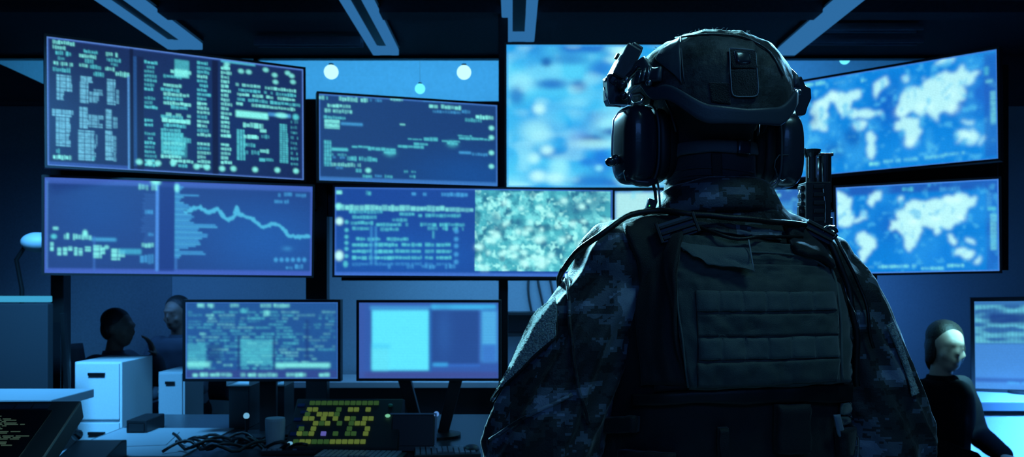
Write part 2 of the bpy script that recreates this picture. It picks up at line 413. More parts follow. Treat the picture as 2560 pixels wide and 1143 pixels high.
    def noise(s, sc, oct=1, ax=1.0):
        out = np.zeros(s.U.shape); tot = 0; amp = 1.0
        for o in range(oct):
            gx, gy = int(s.W/(sc*ax))+3, int(s.H/sc)+3; g = s.rng.rand(gy, gx)
            x, y = s.U/(sc*ax), s.V/sc; xi, yi = x.astype(int), y.astype(int); fx, fy = x-xi, y-yi
            fx = fx*fx*(3-2*fx); fy = fy*fy*(3-2*fy)
            xi1, yi1 = np.minimum(xi+1, gx-1), np.minimum(yi+1, gy-1)
            out += amp*((g[yi, xi]*(1-fx)+g[yi, xi1]*fx)*(1-fy)+(g[yi1, xi]*(1-fx)+g[yi1, xi1]*fx)*fy)
            tot += amp; amp *= .55; sc = max(1.2, sc/2)
        return out/tot
    def add_noise(s, sc, lo, hi, col, a=1.0, oct=3, box=None, ax=1.0):
        n = s.noise(sc, oct, ax); m = np.clip((n-lo)/(hi-lo), 0, 1)*a
        if box:
            u0, v0, u1, v1 = s.box_(*box); m = m*(s.U >= u0)*(s.U <= u1)*(s.V >= v0)*(s.V <= v1)
        s.mix(m, s2l(col)); return s
    def frame(s, col, t=3, a=.8):
        u, v = t*s.W/s.px, t*s.H/s.py
        m = (s.U < u)|(s.U > s.W-1-u)|(s.V < v)|(s.V > s.H-1-v); s.mix(m*a, s2l(col)); return s
    def grain(s, a=.08):
        s.c = s.c*(1-a+2*a*s.rng.rand(s.H, s.W, 1))*(1-.10*((np.arange(s.H) % 2)[:, None, None])); return s

M_disp = bpy.data.materials.new('display_surface'); M_disp.use_nodes = True; nt = M_disp.node_tree
bs = nt.nodes['Principled BSDF']; at = nt.nodes.new('ShaderNodeAttribute'); at.attribute_name = 'screen_picture'
bs.inputs['Base Color'].default_value = (.01, .01, .012, 1); bs.inputs['Roughness'].default_value = .35
nt.links.new(at.outputs['Color'], bs.inputs['Emission Color']); bs.inputs['Emission Strength'].default_value = 1.12

def display_mesh(r, w_, h_, name, parent, y=0.0, strength=None):
    u = np.linspace(-w_/2, w_/2, r.W); v = np.linspace(h_/2, -h_/2, r.H)
    X, Z = np.meshgrid(u, v); co = np.stack([X, np.full_like(X, y), Z], -1).reshape(-1, 3)
    i = np.arange((r.H-1)*(r.W-1)); a = (i//(r.W-1))*r.W+i % (r.W-1)
    fc = np.stack([a, a+r.W, a+r.W+1, a+1], -1)
    me = bpy.data.meshes.new(name); n = len(fc)
    me.vertices.add(len(co)); me.vertices.foreach_set('co', co.ravel())
    me.loops.add(n*4); me.loops.foreach_set('vertex_index', fc.ravel().astype(np.int32))
    me.polygons.add(n); me.polygons.foreach_set('loop_start', (np.arange(n)*4).astype(np.int32))
    me.update(calc_edges=True)
    ca = me.color_attributes.new('screen_picture', 'FLOAT_COLOR', 'POINT')
    ca.data.foreach_set('color', np.concatenate([np.clip(r.c, 0, 1.2), np.ones((r.H, r.W, 1))], -1).ravel().astype(np.float32))
    me.materials.append(M_disp)
    o = bpy.data.objects.new(name, me); COL.objects.link(o); o.parent = parent
    return o

TEAL = (86, 208, 220); TEALB = (132, 244, 236); SKY = (70, 165, 225)
Q = {
'A': ((118, 90), (758, 174), (760, 449), (117, 415)), 'E': ((111, 443), (780, 467), (780, 690), (111, 682)),
'B': ((797, 234), (1243, 263), (1244, 466), (798, 451)), 'F': ((837, 468), (1531, 476), (1531, 693), (837, 688)),
'C': ((1265, 112), (1895, 112), (1895, 470), (1268, 468)), 'D': ((1955, 215), (2490, 122), (2498, 398), (1955, 446)),
'G': ((1537, 478), (2066, 473), (2066, 690), (1537, 693)), 'H': ((2090, 470), (2497, 447), (2498, 677), (2094, 686)),
'I': ((464, 756), (845, 756), (845, 947), (464, 947)), 'J': ((898, 757), (1246, 757), (1246, 946), (898, 946)),
'K': ((2441, 760), (2760, 745), (2760, 985), (2441, 966))}
R = {}
# A: three columns of code and tables
r = R['A'] = Raster(Q['A'], (24, 40, 84), seed=1)
r.blob(560, 300, 260, 200, (22, 56, 112), .6); r.frame((56, 88, 168), 4, .6)
r.rect(117, 404, 325, 413, (50, 84, 165), .8)
r.rect(322, 186, 327, 428, (84, 150, 215), .85).rect(336, 140, 345, 415, (40, 90, 155), .6)
r.rect(327, 120, 336, 430, (14, 20, 52), .8).rect(345, 140, 362, 430, (18, 26, 62), .6).rect(533, 150, 548, 440, (16, 22, 56), .8)
for x0, y0, x1, y1, c, a in ((133, 97, 190, 108, TEALB, 1), (133, 110, 165, 121, TEALB, .9), (140, 124, 180, 136, TEAL, .8), (146, 140, 172, 149, TEAL, .6), (135, 151, 148, 161, TEALB, .9), (153, 152, 184, 164, TEALB, .8), (133, 165, 180, 178, TEAL, .8),
    (212, 122, 246, 132, TEAL, .9), (200, 132, 243, 143, TEALB, .9), (215, 145, 236, 158, TEAL, .7), (200, 156, 222, 166, TEALB, .8), (228, 160, 255, 172, TEAL, .7), (236, 178, 264, 190, TEAL, .8),
    (268, 128, 298, 140, TEALB, .8), (270, 143, 305, 153, TEAL, .8), (280, 155, 300, 164, TEAL, .6), (266, 165, 290, 176, TEALB, .8), (292, 176, 326, 190, TEALB, .9)):
    r.text(x0, y0, x1, y1, c, a, 2.2, .05, .6)
for x0, y0, x1, y1, a, rg in ((142, 184, 182, 225, .85, .1), (142, 225, 162, 250, .8, .2), (203, 188, 235, 203, .8, .1), (201, 203, 224, 256, .8, .1), (225, 228, 255, 256, .65, .5), (236, 222, 262, 236, .5, .2), (270, 196, 292, 260, .8, .15), (292, 224, 300, 258, .6, .1),
    (130, 272, 184, 288, .8, .1), (139, 285, 178, 315, .8, .1), (139, 315, 178, 366, .8, .15), (200, 266, 222, 320, .85, .1), (222, 285, 262, 318, .65, .6), (196, 324, 240, 400, .8, .15), (240, 335, 246, 365, .4, 0), (266, 272, 284, 322, .75, .1), (284, 292, 296, 320, .6, 0), (264, 326, 284, 400, .85, .1), (285, 340, 294, 405, .5, .2)):
    r.hatch(x0, y0, x1, y1, (118, 205, 235), a, 3.6, 2.6, rg)
r.text(132, 386, 178, 400, TEALB, 1, 2.5, .1).text(140, 372, 152, 384, TEAL, .9).text(232, 392, 248, 402, TEAL, .6)
for i in range(24):
    y = 150+i*11.2
    if r.rng.rand() > .2: r.text(364, y, 364+r.rng.uniform(20, 34), y+8.5, TEAL, r.rng.uniform(.5, 1), 3, .02, .7)
    if r.rng.rand() > .12:
        x = r.rng.choice([405, 412, 430]); r.text(x, y, x+r.rng.uniform(40, 70), y+9.5, TEALB if r.rng.rand() > .5 else TEAL, r.rng.uniform(.7, 1), 4, .03, .7)
    if r.rng.rand() > .15: r.text(496, y+2, 496+r.rng.uniform(22, 34), y+11, TEALB if r.rng.rand() > .5 else TEAL, r.rng.uniform(.6, 1), 4, .03, .7)
    if i < 22 and r.rng.rand() > .1: r.text(555, y+15, 555+r.rng.uniform(18, 28), y+24, TEALB, r.rng.uniform(.6, 1), 4, .0, .75)
r.rect(440, 148, 476, 192, TEAL, .55, 2).rect(440, 172, 474, 190, TEALB, .75, 3)
r.hatch(405, 328, 484, 384, TEAL, .75, 4, 3, .4).rect(432, 340, 470, 392, TEAL, .35, 3)
r.text(408, 293, 480, 305, TEALB, 1, 5, .02, .8).text(418, 280, 480, 290, TEALB, .9, 5)
for x, y in ((350, 405), (376, 407), (397, 408), (436, 407), (494, 416), (520, 418), (558, 421), (586, 421), (640, 423), (695, 424), (741, 426)): r.blob(x, y, 8, 7, TEALB, .9, 4)
for i in range(5): r.text(588+r.rng.rand()*8, 206+i*12, 752-r.rng.rand()*20, 215+i*12, TEALB if i % 2 == 0 else TEAL, .85, 4, .12)
r.rect(592, 275, 672, 291, TEALB, .95, 3).rect(672, 280, 728, 289, (70, 150, 215), .8, 2).blob(705, 288, 18, 7, TEALB, .9, 4).blob(740, 292, 9, 8, TEAL, .9, 4)
r.text(610, 304, 660, 318, TEALB, .9, 5, .05).hatch(594, 322, 618, 398, TEAL, .8, 4, 3, .2).text(611, 334, 648, 346, TEALB, 1, 6, 0)
r.hatch(700, 308, 722, 405, TEAL, .8, 4, 3, .2).text(610, 355, 640, 366, TEAL, .8).text(612, 372, 650, 384, TEAL, .7).text(652, 320, 670, 332, TEALB, .8, 8, 0).text(655, 335, 675, 345, TEAL, .6).text(652, 370, 674, 382, TEALB, .8, 8, 0).text(650, 392, 685, 402, TEAL, .8, 9, 0)
for i in range(9): r.text(728, 300+i*13, 746, 308+i*13, TEAL, r.rng.uniform(.3, .8))
for x, y in ((570, 160), (605, 178), (624, 180), (688, 188), (666, 175), (730, 190), (720, 183), (568, 168), (690, 205), (733, 205)): r.blob(x, y, 8, 6, TEALB, .75, 4)
r.rect(555, 148, 640, 155, (80, 190, 220), .8, 2)
r.blur(.55).frame((86, 130, 205), 2, .8).grain(.1)
# E: bar chart and falling line
r = R['E'] = Raster(Q['E'], (33, 62, 126), seed=2)
r.blob(680, 600, 200, 110, (34, 96, 176), .7); r.blob(240, 530, 110, 90, (28, 74, 146), .6)
r.frame((64, 96, 186), 4, .9).rect(112, 446, 780, 457, (66, 104, 192), .7, 2).rect(112, 670, 780, 680, (66, 96, 192), .8, 2)
r.rect(117, 452, 119, 672, (90, 150, 225), .8).rect(396, 452, 435, 678, (26, 50, 125), .7).rect(388, 452, 396, 678, (76, 140, 224), .95, 1.5)
r.blob(388, 455, 12, 8, TEALB, .95, 4)
r.text(339, 458, 362, 474, TEALB, .8, 3).text(364, 460, 392, 476, TEALB, .8, 3)
for i in range(24): r.rect(350+r.rng.rand()*12, 485+i*5.2, 386, 487+i*5.2, (64, 120, 195), .45, 1)
r.text(362, 524, 384, 535, SKY, .9).text(370, 582, 388, 591, SKY, .7).text(348, 606, 384, 619, TEALB, .8).text(350, 634, 384, 660, SKY, .9, 5, .05)
r.text(132, 565, 145, 576, TEALB, 1, 9, 0).blob(134, 591, 7, 6, TEAL, .9, 4).blob(212, 583, 6, 8, TEALB, 1, 4)
r.text(150, 582, 180, 598, TEALB, .9, 3).text(182, 584, 228, 600, TEALB, .95, 4, 0).rect(228, 594, 290, 602, (70, 165, 215), .85, 3).rect(232, 590, 238, 676, (60, 110, 190), .6)
for x, y, w_, h_ in ((124, 605, 9, 22), (142, 618, 11, 20), (156, 618, 11, 20), (169, 616, 11, 12), (184, 618, 9, 20), (195, 620, 11, 18), (211, 616, 16, 12), (232, 612, 22, 33), (250, 618, 12, 18), (277, 622, 22, 28), (298, 625, 14, 18)): r.hatch(x, y, x+w_, y+h_, TEALB, .9, 8, 2.6)
r.rect(297, 622, 353, 635, (66, 170, 205), .8, 3).blob(266, 618, 6, 5, TEALB, .7, 4)
for i in range(38):
    y = 461+i*4.9; k = i/38
    L = 12+10*math.sin(i*1.3)+24*math.exp(-((i-21)/5)**2)+38*math.exp(-((i-27)/4.5)**2)+(54 if i in (34, 35) else 0)+(46 if i in (5,) else 0)+(38 if i in (20, 21) else 0)+18*(8 < i < 33)
    r.rect(436, y, 436+max(12, L), y+3.3, SKY if i % 3 else (80, 185, 235), .85, 1)
r.blob(441, 470, 6, 10, TEALB, .9, 4); r.rect(436, 640, 443, 674, (60, 120, 195), .6)
r.line([(465, 530), (482, 521), (500, 518), (515, 530), (530, 529), (543, 521), (560, 545), (570, 550), (585, 540), (592, 518), (596, 535), (615, 543), (628, 545), (640, 557), (652, 566), (668, 566), (680, 560), (700, 565), (710, 575), (722, 590), (750, 593), (772, 590)], 9, (78, 185, 225), .9, 2.5)
for x0, y0, x1 in ((694, 482, 702), (709, 481, 729), (738, 483, 764), (685, 498, 706), (710, 499, 721)): r.text(x0, y0, x1, y0+11, SKY, .75, 5, 0)
for i in range(6): r.blob(690+i*14.3, 650, 5.5, 6, SKY, .85, 4)
r.text(715, 665, 732, 674, SKY, .7).text(738, 661, 762, 674, SKY, .8).blob(718, 622, 12, 6, SKY, .4)
r.blur(.8).grain(.06)
# B: rising chart with text
r = R['B'] = Raster(Q['B'], (28, 64, 120), seed=3)
r.blob(1180, 440, 160, 60, (24, 84, 160), .6); r.frame((66, 120, 200), 3, .85).rect(798, 441, 1243, 450, (64, 130, 205), .7, 2)
r.text(796, 238, 812, 249, TEALB, .9).text(816, 240, 830, 250, TEAL, .8).text(848, 240, 920, 253, TEALB, .9, 3).text(925, 245, 955, 254, SKY, .6).text(976, 243, 1010, 252, TEALB, .6).text(1057, 248, 1128, 254, SKY, .5)
r.text(810, 258, 878, 267, TEALB, .9).text(812, 270, 880, 281, TEALB, .85).text(810, 288, 868, 297, TEAL, .85).hatch(811, 297, 850, 320, TEALB, .85, 3, 2.5).rect(852, 305, 907, 312, SKY, .7, 2)
r.text(1073, 259, 1095, 270, TEALB, 1, 6, 0).text(1103, 261, 1153, 272, TEALB, .9, 4).text(1082, 274, 1152, 282, SKY, .75).text(1155, 274, 1178, 284, SKY, .7).text(1190, 286, 1235, 298, TEALB, .95, 4).text(1156, 294, 1205, 304, TEAL, .8)
r.text(1000, 308, 1013, 314, TEALB, .8, 8, 0)
for y in (320, 344, 382, 416): r.blob(1229, y, 7, 6, TEALB, .9, 4)
r.hatch(810, 350, 829, 416, TEAL, .85, 3, 2.5).rect(829, 369, 870, 376, TEAL, .85, 2).text(830, 382, 866, 390, TEAL, .7).text(868, 389, 943, 402, TEAL, .8).text(832, 390, 862, 397, SKY, .7).text(828, 405, 902, 416, TEALB, .7)
for x0, x1, y, t in ((880, 925, 366, 6), (920, 990, 371, 9), (960, 990, 380, 8), (995, 1060, 365, 8), (1035, 1070, 359, 7), (1060, 1097, 347, 10), (1020, 1055, 347, 4), (1105, 1150, 352, 5), (1118, 1145, 358, 8), (1148, 1185, 345, 8), (1185, 1225, 347, 6), (1145, 1180, 339, 4)):
    r.text(x0, y-t/2, x1, y+t/2, TEAL, .8, 6, 0, .75)
r.blob(975, 382, 12, 8, TEAL, .6).blob(1131, 360, 12, 8, TEAL, .5).rect(1148, 378, 1178, 384, SKY, .8, 2).text(1180, 380, 1222, 390, SKY, .7)
r.text(890, 420, 906, 431, TEAL, .8).blob(921, 426, 7, 6, TEALB, .9, 4).text(907, 436, 930, 445, TEAL, .8).text(938, 436, 955, 443, SKY, .7).text(962, 436, 982, 446, TEAL, .6).text(1010, 425, 1040, 432, TEAL, .7).text(1024, 437, 1040, 445, TEAL, .7).text(835, 415, 858, 423, SKY, .7)
r.blur(.6).grain(.07)
# F: table on the left half, satellite texture on the right half
r = R['F'] = Raster(Q['F'], (28, 72, 152), seed=4)
r.blob(1000, 640, 220, 60, (30, 92, 178), .7); r.frame((60, 110, 200), 3, .8).rect(838, 680, 1531, 688, (66, 116, 208), .85, 2)
r.text(840, 474, 855, 487, TEALB, .9, 5, 0).text(914, 476, 930, 488, TEAL, .8).text(1020, 479, 1065, 490, SKY, .9, 4, .3).text(1102, 480, 1170, 492, SKY, .9, 4, .15)
r.text(840, 511, 1110, 527, TEALB, .85, 5, .04, .6).text(1112, 518, 1182, 531, TEALB, .85, 6, .1)
for i, (x0, x1) in enumerate(((872, 955), (880, 950), (876, 932), (880, 922))): r.text(x0, 524+i*14, x1, 534+i*14, TEAL, .85, 4, .05)
for x0, y0, x1 in ((998, 530, 1035), (1045, 533, 1150), (980, 545, 1020), (940, 556, 1022), (1050, 556, 1160), (950, 568, 998), (1062, 566, 1158), (890, 592, 912), (918, 593, 950), (960, 593, 1020)): r.text(x0, y0, x1, y0+10, TEAL, .85, 4, .06)
for i in range(4):
    y = 607+i*16
    for x0, x1, a in ((880, 920, .9), (922, 932, .7), (936, 985, .95), (987, 1025, .8), (1028, 1054, .8), (1062, 1085, .7), (1090, 1128, .8)): r.text(x0, y, x1, y+10, TEAL if i < 3 else SKY, a*(1 if i < 3 else .5), 5, .03, .7)
for y in (555, 575, 592, 607, 622, 640): r.blob(866, y, 5, 5, TEAL, .8, 4)
for y in (578, 598, 615, 636, 655): r.blob(1140, y, 6, 6, SKY, .8, 4)
for x in (928, 939): r.rect(x-3, 565, x+3, 660, SKY, .45, 1.5)
r.text(1080, 572, 1085, 602, TEAL, .8, 6, 0).blob(848, 553, 9, 9, (190, 255, 250), 1, 4).blob(848, 639, 10, 12, (190, 255, 250), 1, 4).blob(846, 515, 8, 7, TEALB, 1, 4).blob(864, 660, 6, 8, TEAL, .8, 4)
for x in (978, 1025, 1062, 1080, 1120, 1130): r.text(x-8, 660, x+9, 672, SKY, .8, 4)
r.blur(.8)
r.rect(1187, 475, 1527, 677, (44, 120, 150), 1, 1)
bx = (1187, 475, 1527, 677)
r.add_noise(14, .28, .55, (74, 180, 195), .95, 3, bx).add_noise(9, .45, .7, (120, 225, 230), .9, 3, bx).add_noise(6, .58, .8, (165, 250, 245), .9, 2, bx).add_noise(16, .60, .78, (30, 84, 124), .6, 2, bx)
for x, y, a_, b_ in ((1238, 548, 18, 14), (1300, 557, 12, 11), (1240, 570, 7, 10), (1362, 610, 9, 8), (1305, 645, 9, 7), (1440, 520, 46, 22), (1490, 500, 40, 30)): r.blob(x, y, a_, b_, (30, 80, 130), .55)
for k in range(60):
    x = 1190+335*r.rng.rand(); y = 478+196*(r.rng.rand()**.6); r.blob(x, y, 5+r.rng.rand()*5, 5+r.rng.rand()*3, (185, 255, 250), .75)
for x, y in ((1290, 580), (1238, 586), (1275, 622), (1345, 600), (1375, 640), (1258, 506), (1405, 502), (1310, 660), (1430, 560), (1400, 600), (1450, 610), (1280, 640), (1350, 660), (1220, 600)): r.blob(x+r.rng.rand()*6, y, 9, 8, (190, 255, 250), .8)
r.grain(.07)
# C: cloud picture
r = R['C'] = Raster(Q['C'], (34, 160, 230), seed=5)
r.add_noise(55, .35, .68, (84, 208, 246), .9, 2, None, 1.5).add_noise(30, .5, .75, (140, 230, 250), .7, 2, None, 1.5).add_noise(34, .55, .78, (16, 96, 196), .85, 2, None, 1.6)
for x, y, a_, b_, c, k in ((1300, 205, 40, 26, (150, 232, 250), .8), (1365, 155, 15, 12, (18, 76, 160), .9), (1380, 210, 42, 14, (24, 96, 190), .8), (1447, 215, 20, 16, (24, 90, 180), .85), (1290, 240, 22, 25, (22, 100, 190), .75), (1345, 272, 16, 14, (185, 246, 250), .95),
        (1340, 330, 42, 34, (160, 238, 248), .8), (1450, 350, 30, 22, (24, 110, 215), .9), (1480, 350, 34, 14, (14, 70, 160), .9), (1530, 330, 34, 12, (16, 78, 170), .8), (1368, 375, 16, 12, (185, 246, 250), .9), (1335, 395, 16, 14, (180, 246, 252), .85), (1400, 420, 24, 26, (150, 236, 250), .8),
        (1345, 440, 20, 14, (190, 250, 252), .9), (1390, 445, 26, 14, (180, 246, 250), .9), (1500, 400, 26, 30, (26, 110, 214), .8), (1470, 405, 20, 12, (30, 120, 215), .8), (1500, 420, 10, 8, (130, 225, 250), .9), (1480, 455, 60, 14, (24, 110, 200), .6), (1290, 462, 40, 8, (150, 235, 250), .9),
        (1490, 360, 60, 12, (170, 242, 246), .7), (1560, 130, 30, 16, (190, 250, 250), .95), (1535, 150, 24, 10, (160, 240, 250), .8), (1420, 150, 60, 14, (34, 120, 200), .6), (1500, 170, 30, 22, (30, 110, 205), .7), (1310, 150, 40, 20, (60, 175, 235), .7), (1600, 300, 30, 30, (60, 190, 240), .7), (1560, 440, 40, 14, (60, 190, 240), .7), (1530, 245, 20, 20, (150, 236, 250), .7), (1420, 290, 40, 20, (60, 190, 242), .7)):
    r.blob(x+r.rng.uniform(-3, 3), y, a_, b_, c, k, 3)
r.add_noise(14, .6, .85, (170, 240, 250), .35, 1, None, 1.5).blur(1.4).frame((50, 150, 225), 5, .6).grain(.06)
# world maps
LAND = (186, 246, 248)
def cont(r, polys, off=lambda x, y: (x, y), a=.95):
    for p in polys: r.poly([off(*q) for q in p], LAND, a, 1.6, 7)
def hz(pts): return [(1900+x*.3938, 350+y*.3938) for x, y in pts]
r = R['H'] = Raster(Q['H'], (12, 126, 214), seed=6)
r.rect(2090, 470, 2500, 492, (34, 76, 170), .7, 4).rect(2465, 455, 2498, 677, (34, 90, 185), .7, 4)
r.blob(2250, 560, 60, 40, (22, 90, 190), .7).blob(2330, 640, 90, 30, (22, 130, 222), .8)
r.add_noise(30, .5, .8, (40, 150, 230), .5, 2)
mapsH = [hz(p) for p in (
 [(480, 330), (560, 340), (590, 400), (580, 470), (600, 500), (560, 540), (520, 560), (480, 540)],
 [(570, 520), (640, 490), (650, 450), (690, 460), (670, 500), (620, 530)], [(690, 360), (740, 330), (780, 320), (770, 370), (740, 380), (720, 430), (700, 430)],
 [(620, 600), (660, 590), (700, 620), (735, 640), (715, 690), (680, 730), (655, 790), (630, 780), (640, 700), (615, 640)],
 [(850, 470), (870, 450), (900, 460), (930, 400), (980, 390), (1060, 400), (1140, 370), (1200, 355), (1290, 340), (1370, 370), (1365, 420), (1320, 430), (1300, 470), (1290, 510), (1240, 530), (1220, 565), (1190, 560), (1150, 560), (1130, 600), (1105, 560), (1070, 540), (1030, 540), (1040, 570), (1010, 570), (960, 530), (900, 500), (860, 500)],
 [(830, 530), (870, 500), (940, 510), (1010, 540), (1030, 590), (1010, 640), (1000, 680), (950, 705), (930, 690), (920, 620), (870, 585), (835, 565)],
 [(1220, 720), (1240, 690), (1300, 680), (1350, 690), (1365, 730), (1330, 765), (1280, 745), (1240, 740)], [(1190, 600), (1230, 620), (1260, 650), (1230, 665), (1190, 640)], [(1290, 620), (1360, 640), (1355, 655), (1300, 645)],
 [(1360, 780), (1395, 735), (1412, 740), (1385, 790)], [(870, 370), (905, 355), (920, 390), (890, 410)])]
cont(r, mapsH)
for x, y in ((975, 520), (1115, 500), (1270, 495), (1250, 380), (1200, 380)): q = hz([(x, y)])[0]; r.blob(q[0], q[1], 12, 8, (205, 255, 252), .9)
r.add_noise(7, .62, .8, (70, 180, 235), .6, 2)
r.text(2256, 468, 2286, 480, TEAL, .8).text(2350, 468, 2400, 480, SKY, .8).text(2195, 663, 2290, 672, TEALB, .85, 3).text(2303, 668, 2362, 676, TEALB, .85, 3).text(2368, 660, 2412, 669, TEALB, .8, 3).text(2160, 665, 2184, 672, SKY, .8)
r.hatch(2467, 480, 2478, 525, SKY, .8, 3, 2.5).hatch(2476, 535, 2492, 625, TEALB, .7, 3, 2.5).rect(2470, 518, 2490, 526, TEAL, .7)
r.blur(1.1).frame((70, 130, 220), 3, .9).grain(.07)
def dz(pts): return [(1960+x*.35, 80+y*.35) for x, y in pts]
r = R['D'] = Raster(Q['D'], (12, 130, 218), seed=7)
r.blob(2000, 360, 80, 70, (50, 160, 235), .8).blob(2440, 230, 70, 60, (34, 96, 196), .7).blob(2220, 260, 40, 60, (20, 84, 190), .7).blob(2300, 380, 110, 30, (26, 140, 226), .8)
r.add_noise(24, .5, .8, (50, 160, 232), .7, 2)
mapsD = [dz(p) for p in (
 [(280, 440), (350, 430), (440, 440), (470, 410), (540, 420), (540, 470), (490, 490), (470, 560), (400, 590), (370, 520), (290, 480)],
 [(200, 490), (260, 470), (320, 480), (310, 560), (300, 700), (200, 690), (190, 560)], [(390, 560), (440, 545), (600, 560), (700, 580), (700, 600), (560, 610), (420, 600)], [(490, 640), (560, 620), (590, 640), (570, 690), (500, 695)],
 [(640, 350), (720, 330), (740, 370), (680, 420), (650, 480), (640, 420)],
 [(570, 740), (610, 720), (660, 770), (640, 830), (610, 920), (580, 910), (590, 820)],
 [(800, 580), (820, 480), (850, 420), (930, 400), (960, 380), (1080, 330), (1140, 260), (1200, 280), (1280, 240), (1300, 290), (1390, 280), (1340, 340), (1250, 390), (1290, 430), (1280, 500), (1230, 500), (1200, 570), (1150, 560), (1090, 600), (1080, 660), (1050, 600), (1000, 560), (960, 600), (920, 560), (850, 600)],
 [(790, 630), (880, 610), (960, 620), (970, 680), (940, 760), (930, 820), (890, 830), (860, 760), (860, 700), (790, 680)],
 [(1225, 740), (1250, 710), (1330, 700), (1350, 680), (1390, 740), (1370, 800), (1340, 810), (1280, 770), (1230, 785)], [(1260, 640), (1340, 640), (1360, 670), (1290, 670)], [(1390, 820), (1430, 750), (1447, 760), (1410, 825)],
 [(850, 340), (880, 310), (890, 350), (865, 370)], [(970, 330), (1000, 320), (1000, 350)], [(1100, 200), (1200, 180), (1180, 230), (1060, 240)])]
cont(r, mapsD, a=.9)
for x, y in ((350, 460), (530, 660), (830, 570), (970, 530), (1030, 530), (900, 780), (1300, 740), (1180, 440), (1200, 540), (265, 520)): q = dz([(x, y)])[0]; r.blob(q[0], q[1], 13, 11, (200, 252, 252), .85)
for x, y in ((380, 850), (455, 740), (500, 760), (180, 490), (320, 850), (200, 620)): q = dz([(x, y)])[0]; r.blob(q[0], q[1], 16, 20, (18, 80, 170), .5)
r.add_noise(8, .6, .8, (80, 190, 238), .6, 2)
r.text(1998, 212, 2062, 222, TEALB, .9).text(2082, 205, 2128, 213, SKY, .8, 4).text(2145, 200, 2172, 206, TEALB, .9)
r.text(2170, 406, 2196, 415, TEALB, 1).text(2206, 400, 2294, 409, TEALB, .85, 2.5).text(2302, 391, 2358, 400, TEALB, .85, 2.5).text(2360, 383, 2414, 391, TEALB, .75, 2.5)
r.rect(2456, 135, 2492, 395, (34, 88, 180), .55, 3).text(2458, 163, 2469, 190, TEAL, .8, 6, 0).hatch(2462, 200, 2480, 208, TEALB, .8).hatch(2474, 228, 2490, 310, TEALB, .75, 3, 2.6)
r.blur(1.3).frame((60, 120, 210), 3, .8).grain(.07)
# G: mostly hidden behind the neck
r = R['G'] = Raster(Q['G'], (40, 110, 190), seed=8)
r.rect(1540, 482, 1720, 600, (170, 228, 232), 1, 4).rect(1540, 550, 1720, 556, (120, 200, 225), .7, 3).rect(1545, 560, 1720, 680, (70, 160, 215), .8, 4)
r.rect(1900, 476, 2064, 500, (44, 100, 180), .8, 3).text(1918, 484, 1952, 494, TEALB, .95, 3).rect(1905, 505, 1985, 520, (60, 140, 205), .8, 3).text(1938, 512, 1984, 522, SKY, .9).text(1942, 524, 1980, 534, TEALB, .9, 4, 0)
r.blob(1958, 545, 34, 14, (110, 215, 245), .8).add_noise(8, .55, .8, (110, 215, 240), .6, 2).blur(1.2).grain(.06)
# I: dense dashboard on the desk monitor
r = R['I'] = Raster(Q['I'], (34, 84, 148), seed=9)
r.rect(464, 925, 845, 947, (48, 72, 140), .9, 2)
for i in range(19):
    y = 778+i*7.8; x = 470.0
    while x < 838:
        L = r.rng.uniform(10, 46)
        if r.rng.rand() < (.8 if x < 720 else .5): r.text(x, y, min(x+L, 838), y+5.2, TEALB if r.rng.rand() > .7 else TEAL, r.rng.uniform(.25, .85)*(1 if x < 720 else .7), 5, .05, .6)
        x += L+r.rng.uniform(3, 14)
r.text(494, 758, 535, 770, TEALB, .9).text(576, 758, 600, 770, TEALB, .9).text(652, 758, 725, 770, TEALB, .8).text(600, 770, 620, 784, TEAL, .9).text(660, 772, 675, 792, TEALB, .8)
r.rect(602, 850, 680, 912, TEAL, .5, 3).rect(468, 860, 515, 918, TEAL, .4, 3).rect(690, 908, 825, 919, TEALB, .8, 3).rect(468, 905, 525, 918, TEALB, .7, 4).rect(594, 840, 599, 925, (28, 56, 120), .9).rect(683, 840, 688, 925, (28, 56, 120), .9).rect(518, 860, 552, 905, (26, 60, 120), .6, 5).rect(764, 800, 772, 900, (30, 62, 125), .8, 3)
for x0, x1 in ((482, 494), (500, 520), (525, 549), (552, 579), (602, 616), (620, 642), (645, 693), (716, 765), (798, 824)): r.text(x0, 932, x1, 943, TEALB, .85, 5, 0)
r.blur(1.1).frame((60, 110, 190), 2, .5).grain(.06)
# J: document and dark panel
r = R['J'] = Raster(Q['J'], (50, 90, 168), seed=10)
r.rect(925, 765, 1208, 775, (64, 150, 215), .9, 3).rect(1078, 762, 1240, 772, (60, 180, 235), .9, 3).rect(930, 776, 1072, 926, (92, 226, 255), 1, 3).rect(1073, 770, 1080, 930, (36, 100, 175), .9, 2)
r.rect(930, 860, 975, 874, (70, 196, 236), .6, 5).rect(930, 872, 972, 926, (96, 220, 240), .7, 5)
r.rect(1080, 776, 1196, 910, (38, 76, 145), 1, 2).blob(1110, 830, 20, 60, (44, 92, 165), .7).rect(1203, 775, 1243, 905, (66, 160, 225), .85, 5).rect(1205, 862, 1240, 905, (56, 110, 195), .8, 4).rect(1082, 908, 1120, 916, (60, 170, 235), .9, 3).rect(1120, 911, 1200, 917, (50, 110, 200), .7, 2)
r.rect(898, 930, 1246, 946, (62, 76, 146), .8, 3).rect(898, 757, 912, 946, (56, 88, 166), .7, 3)
for i in range(11): r.rect(1206, 782+i*7.3, 1240, 785+i*7.3, (110, 215, 245), .5, 1)
r.blur(1.2).grain(.04)
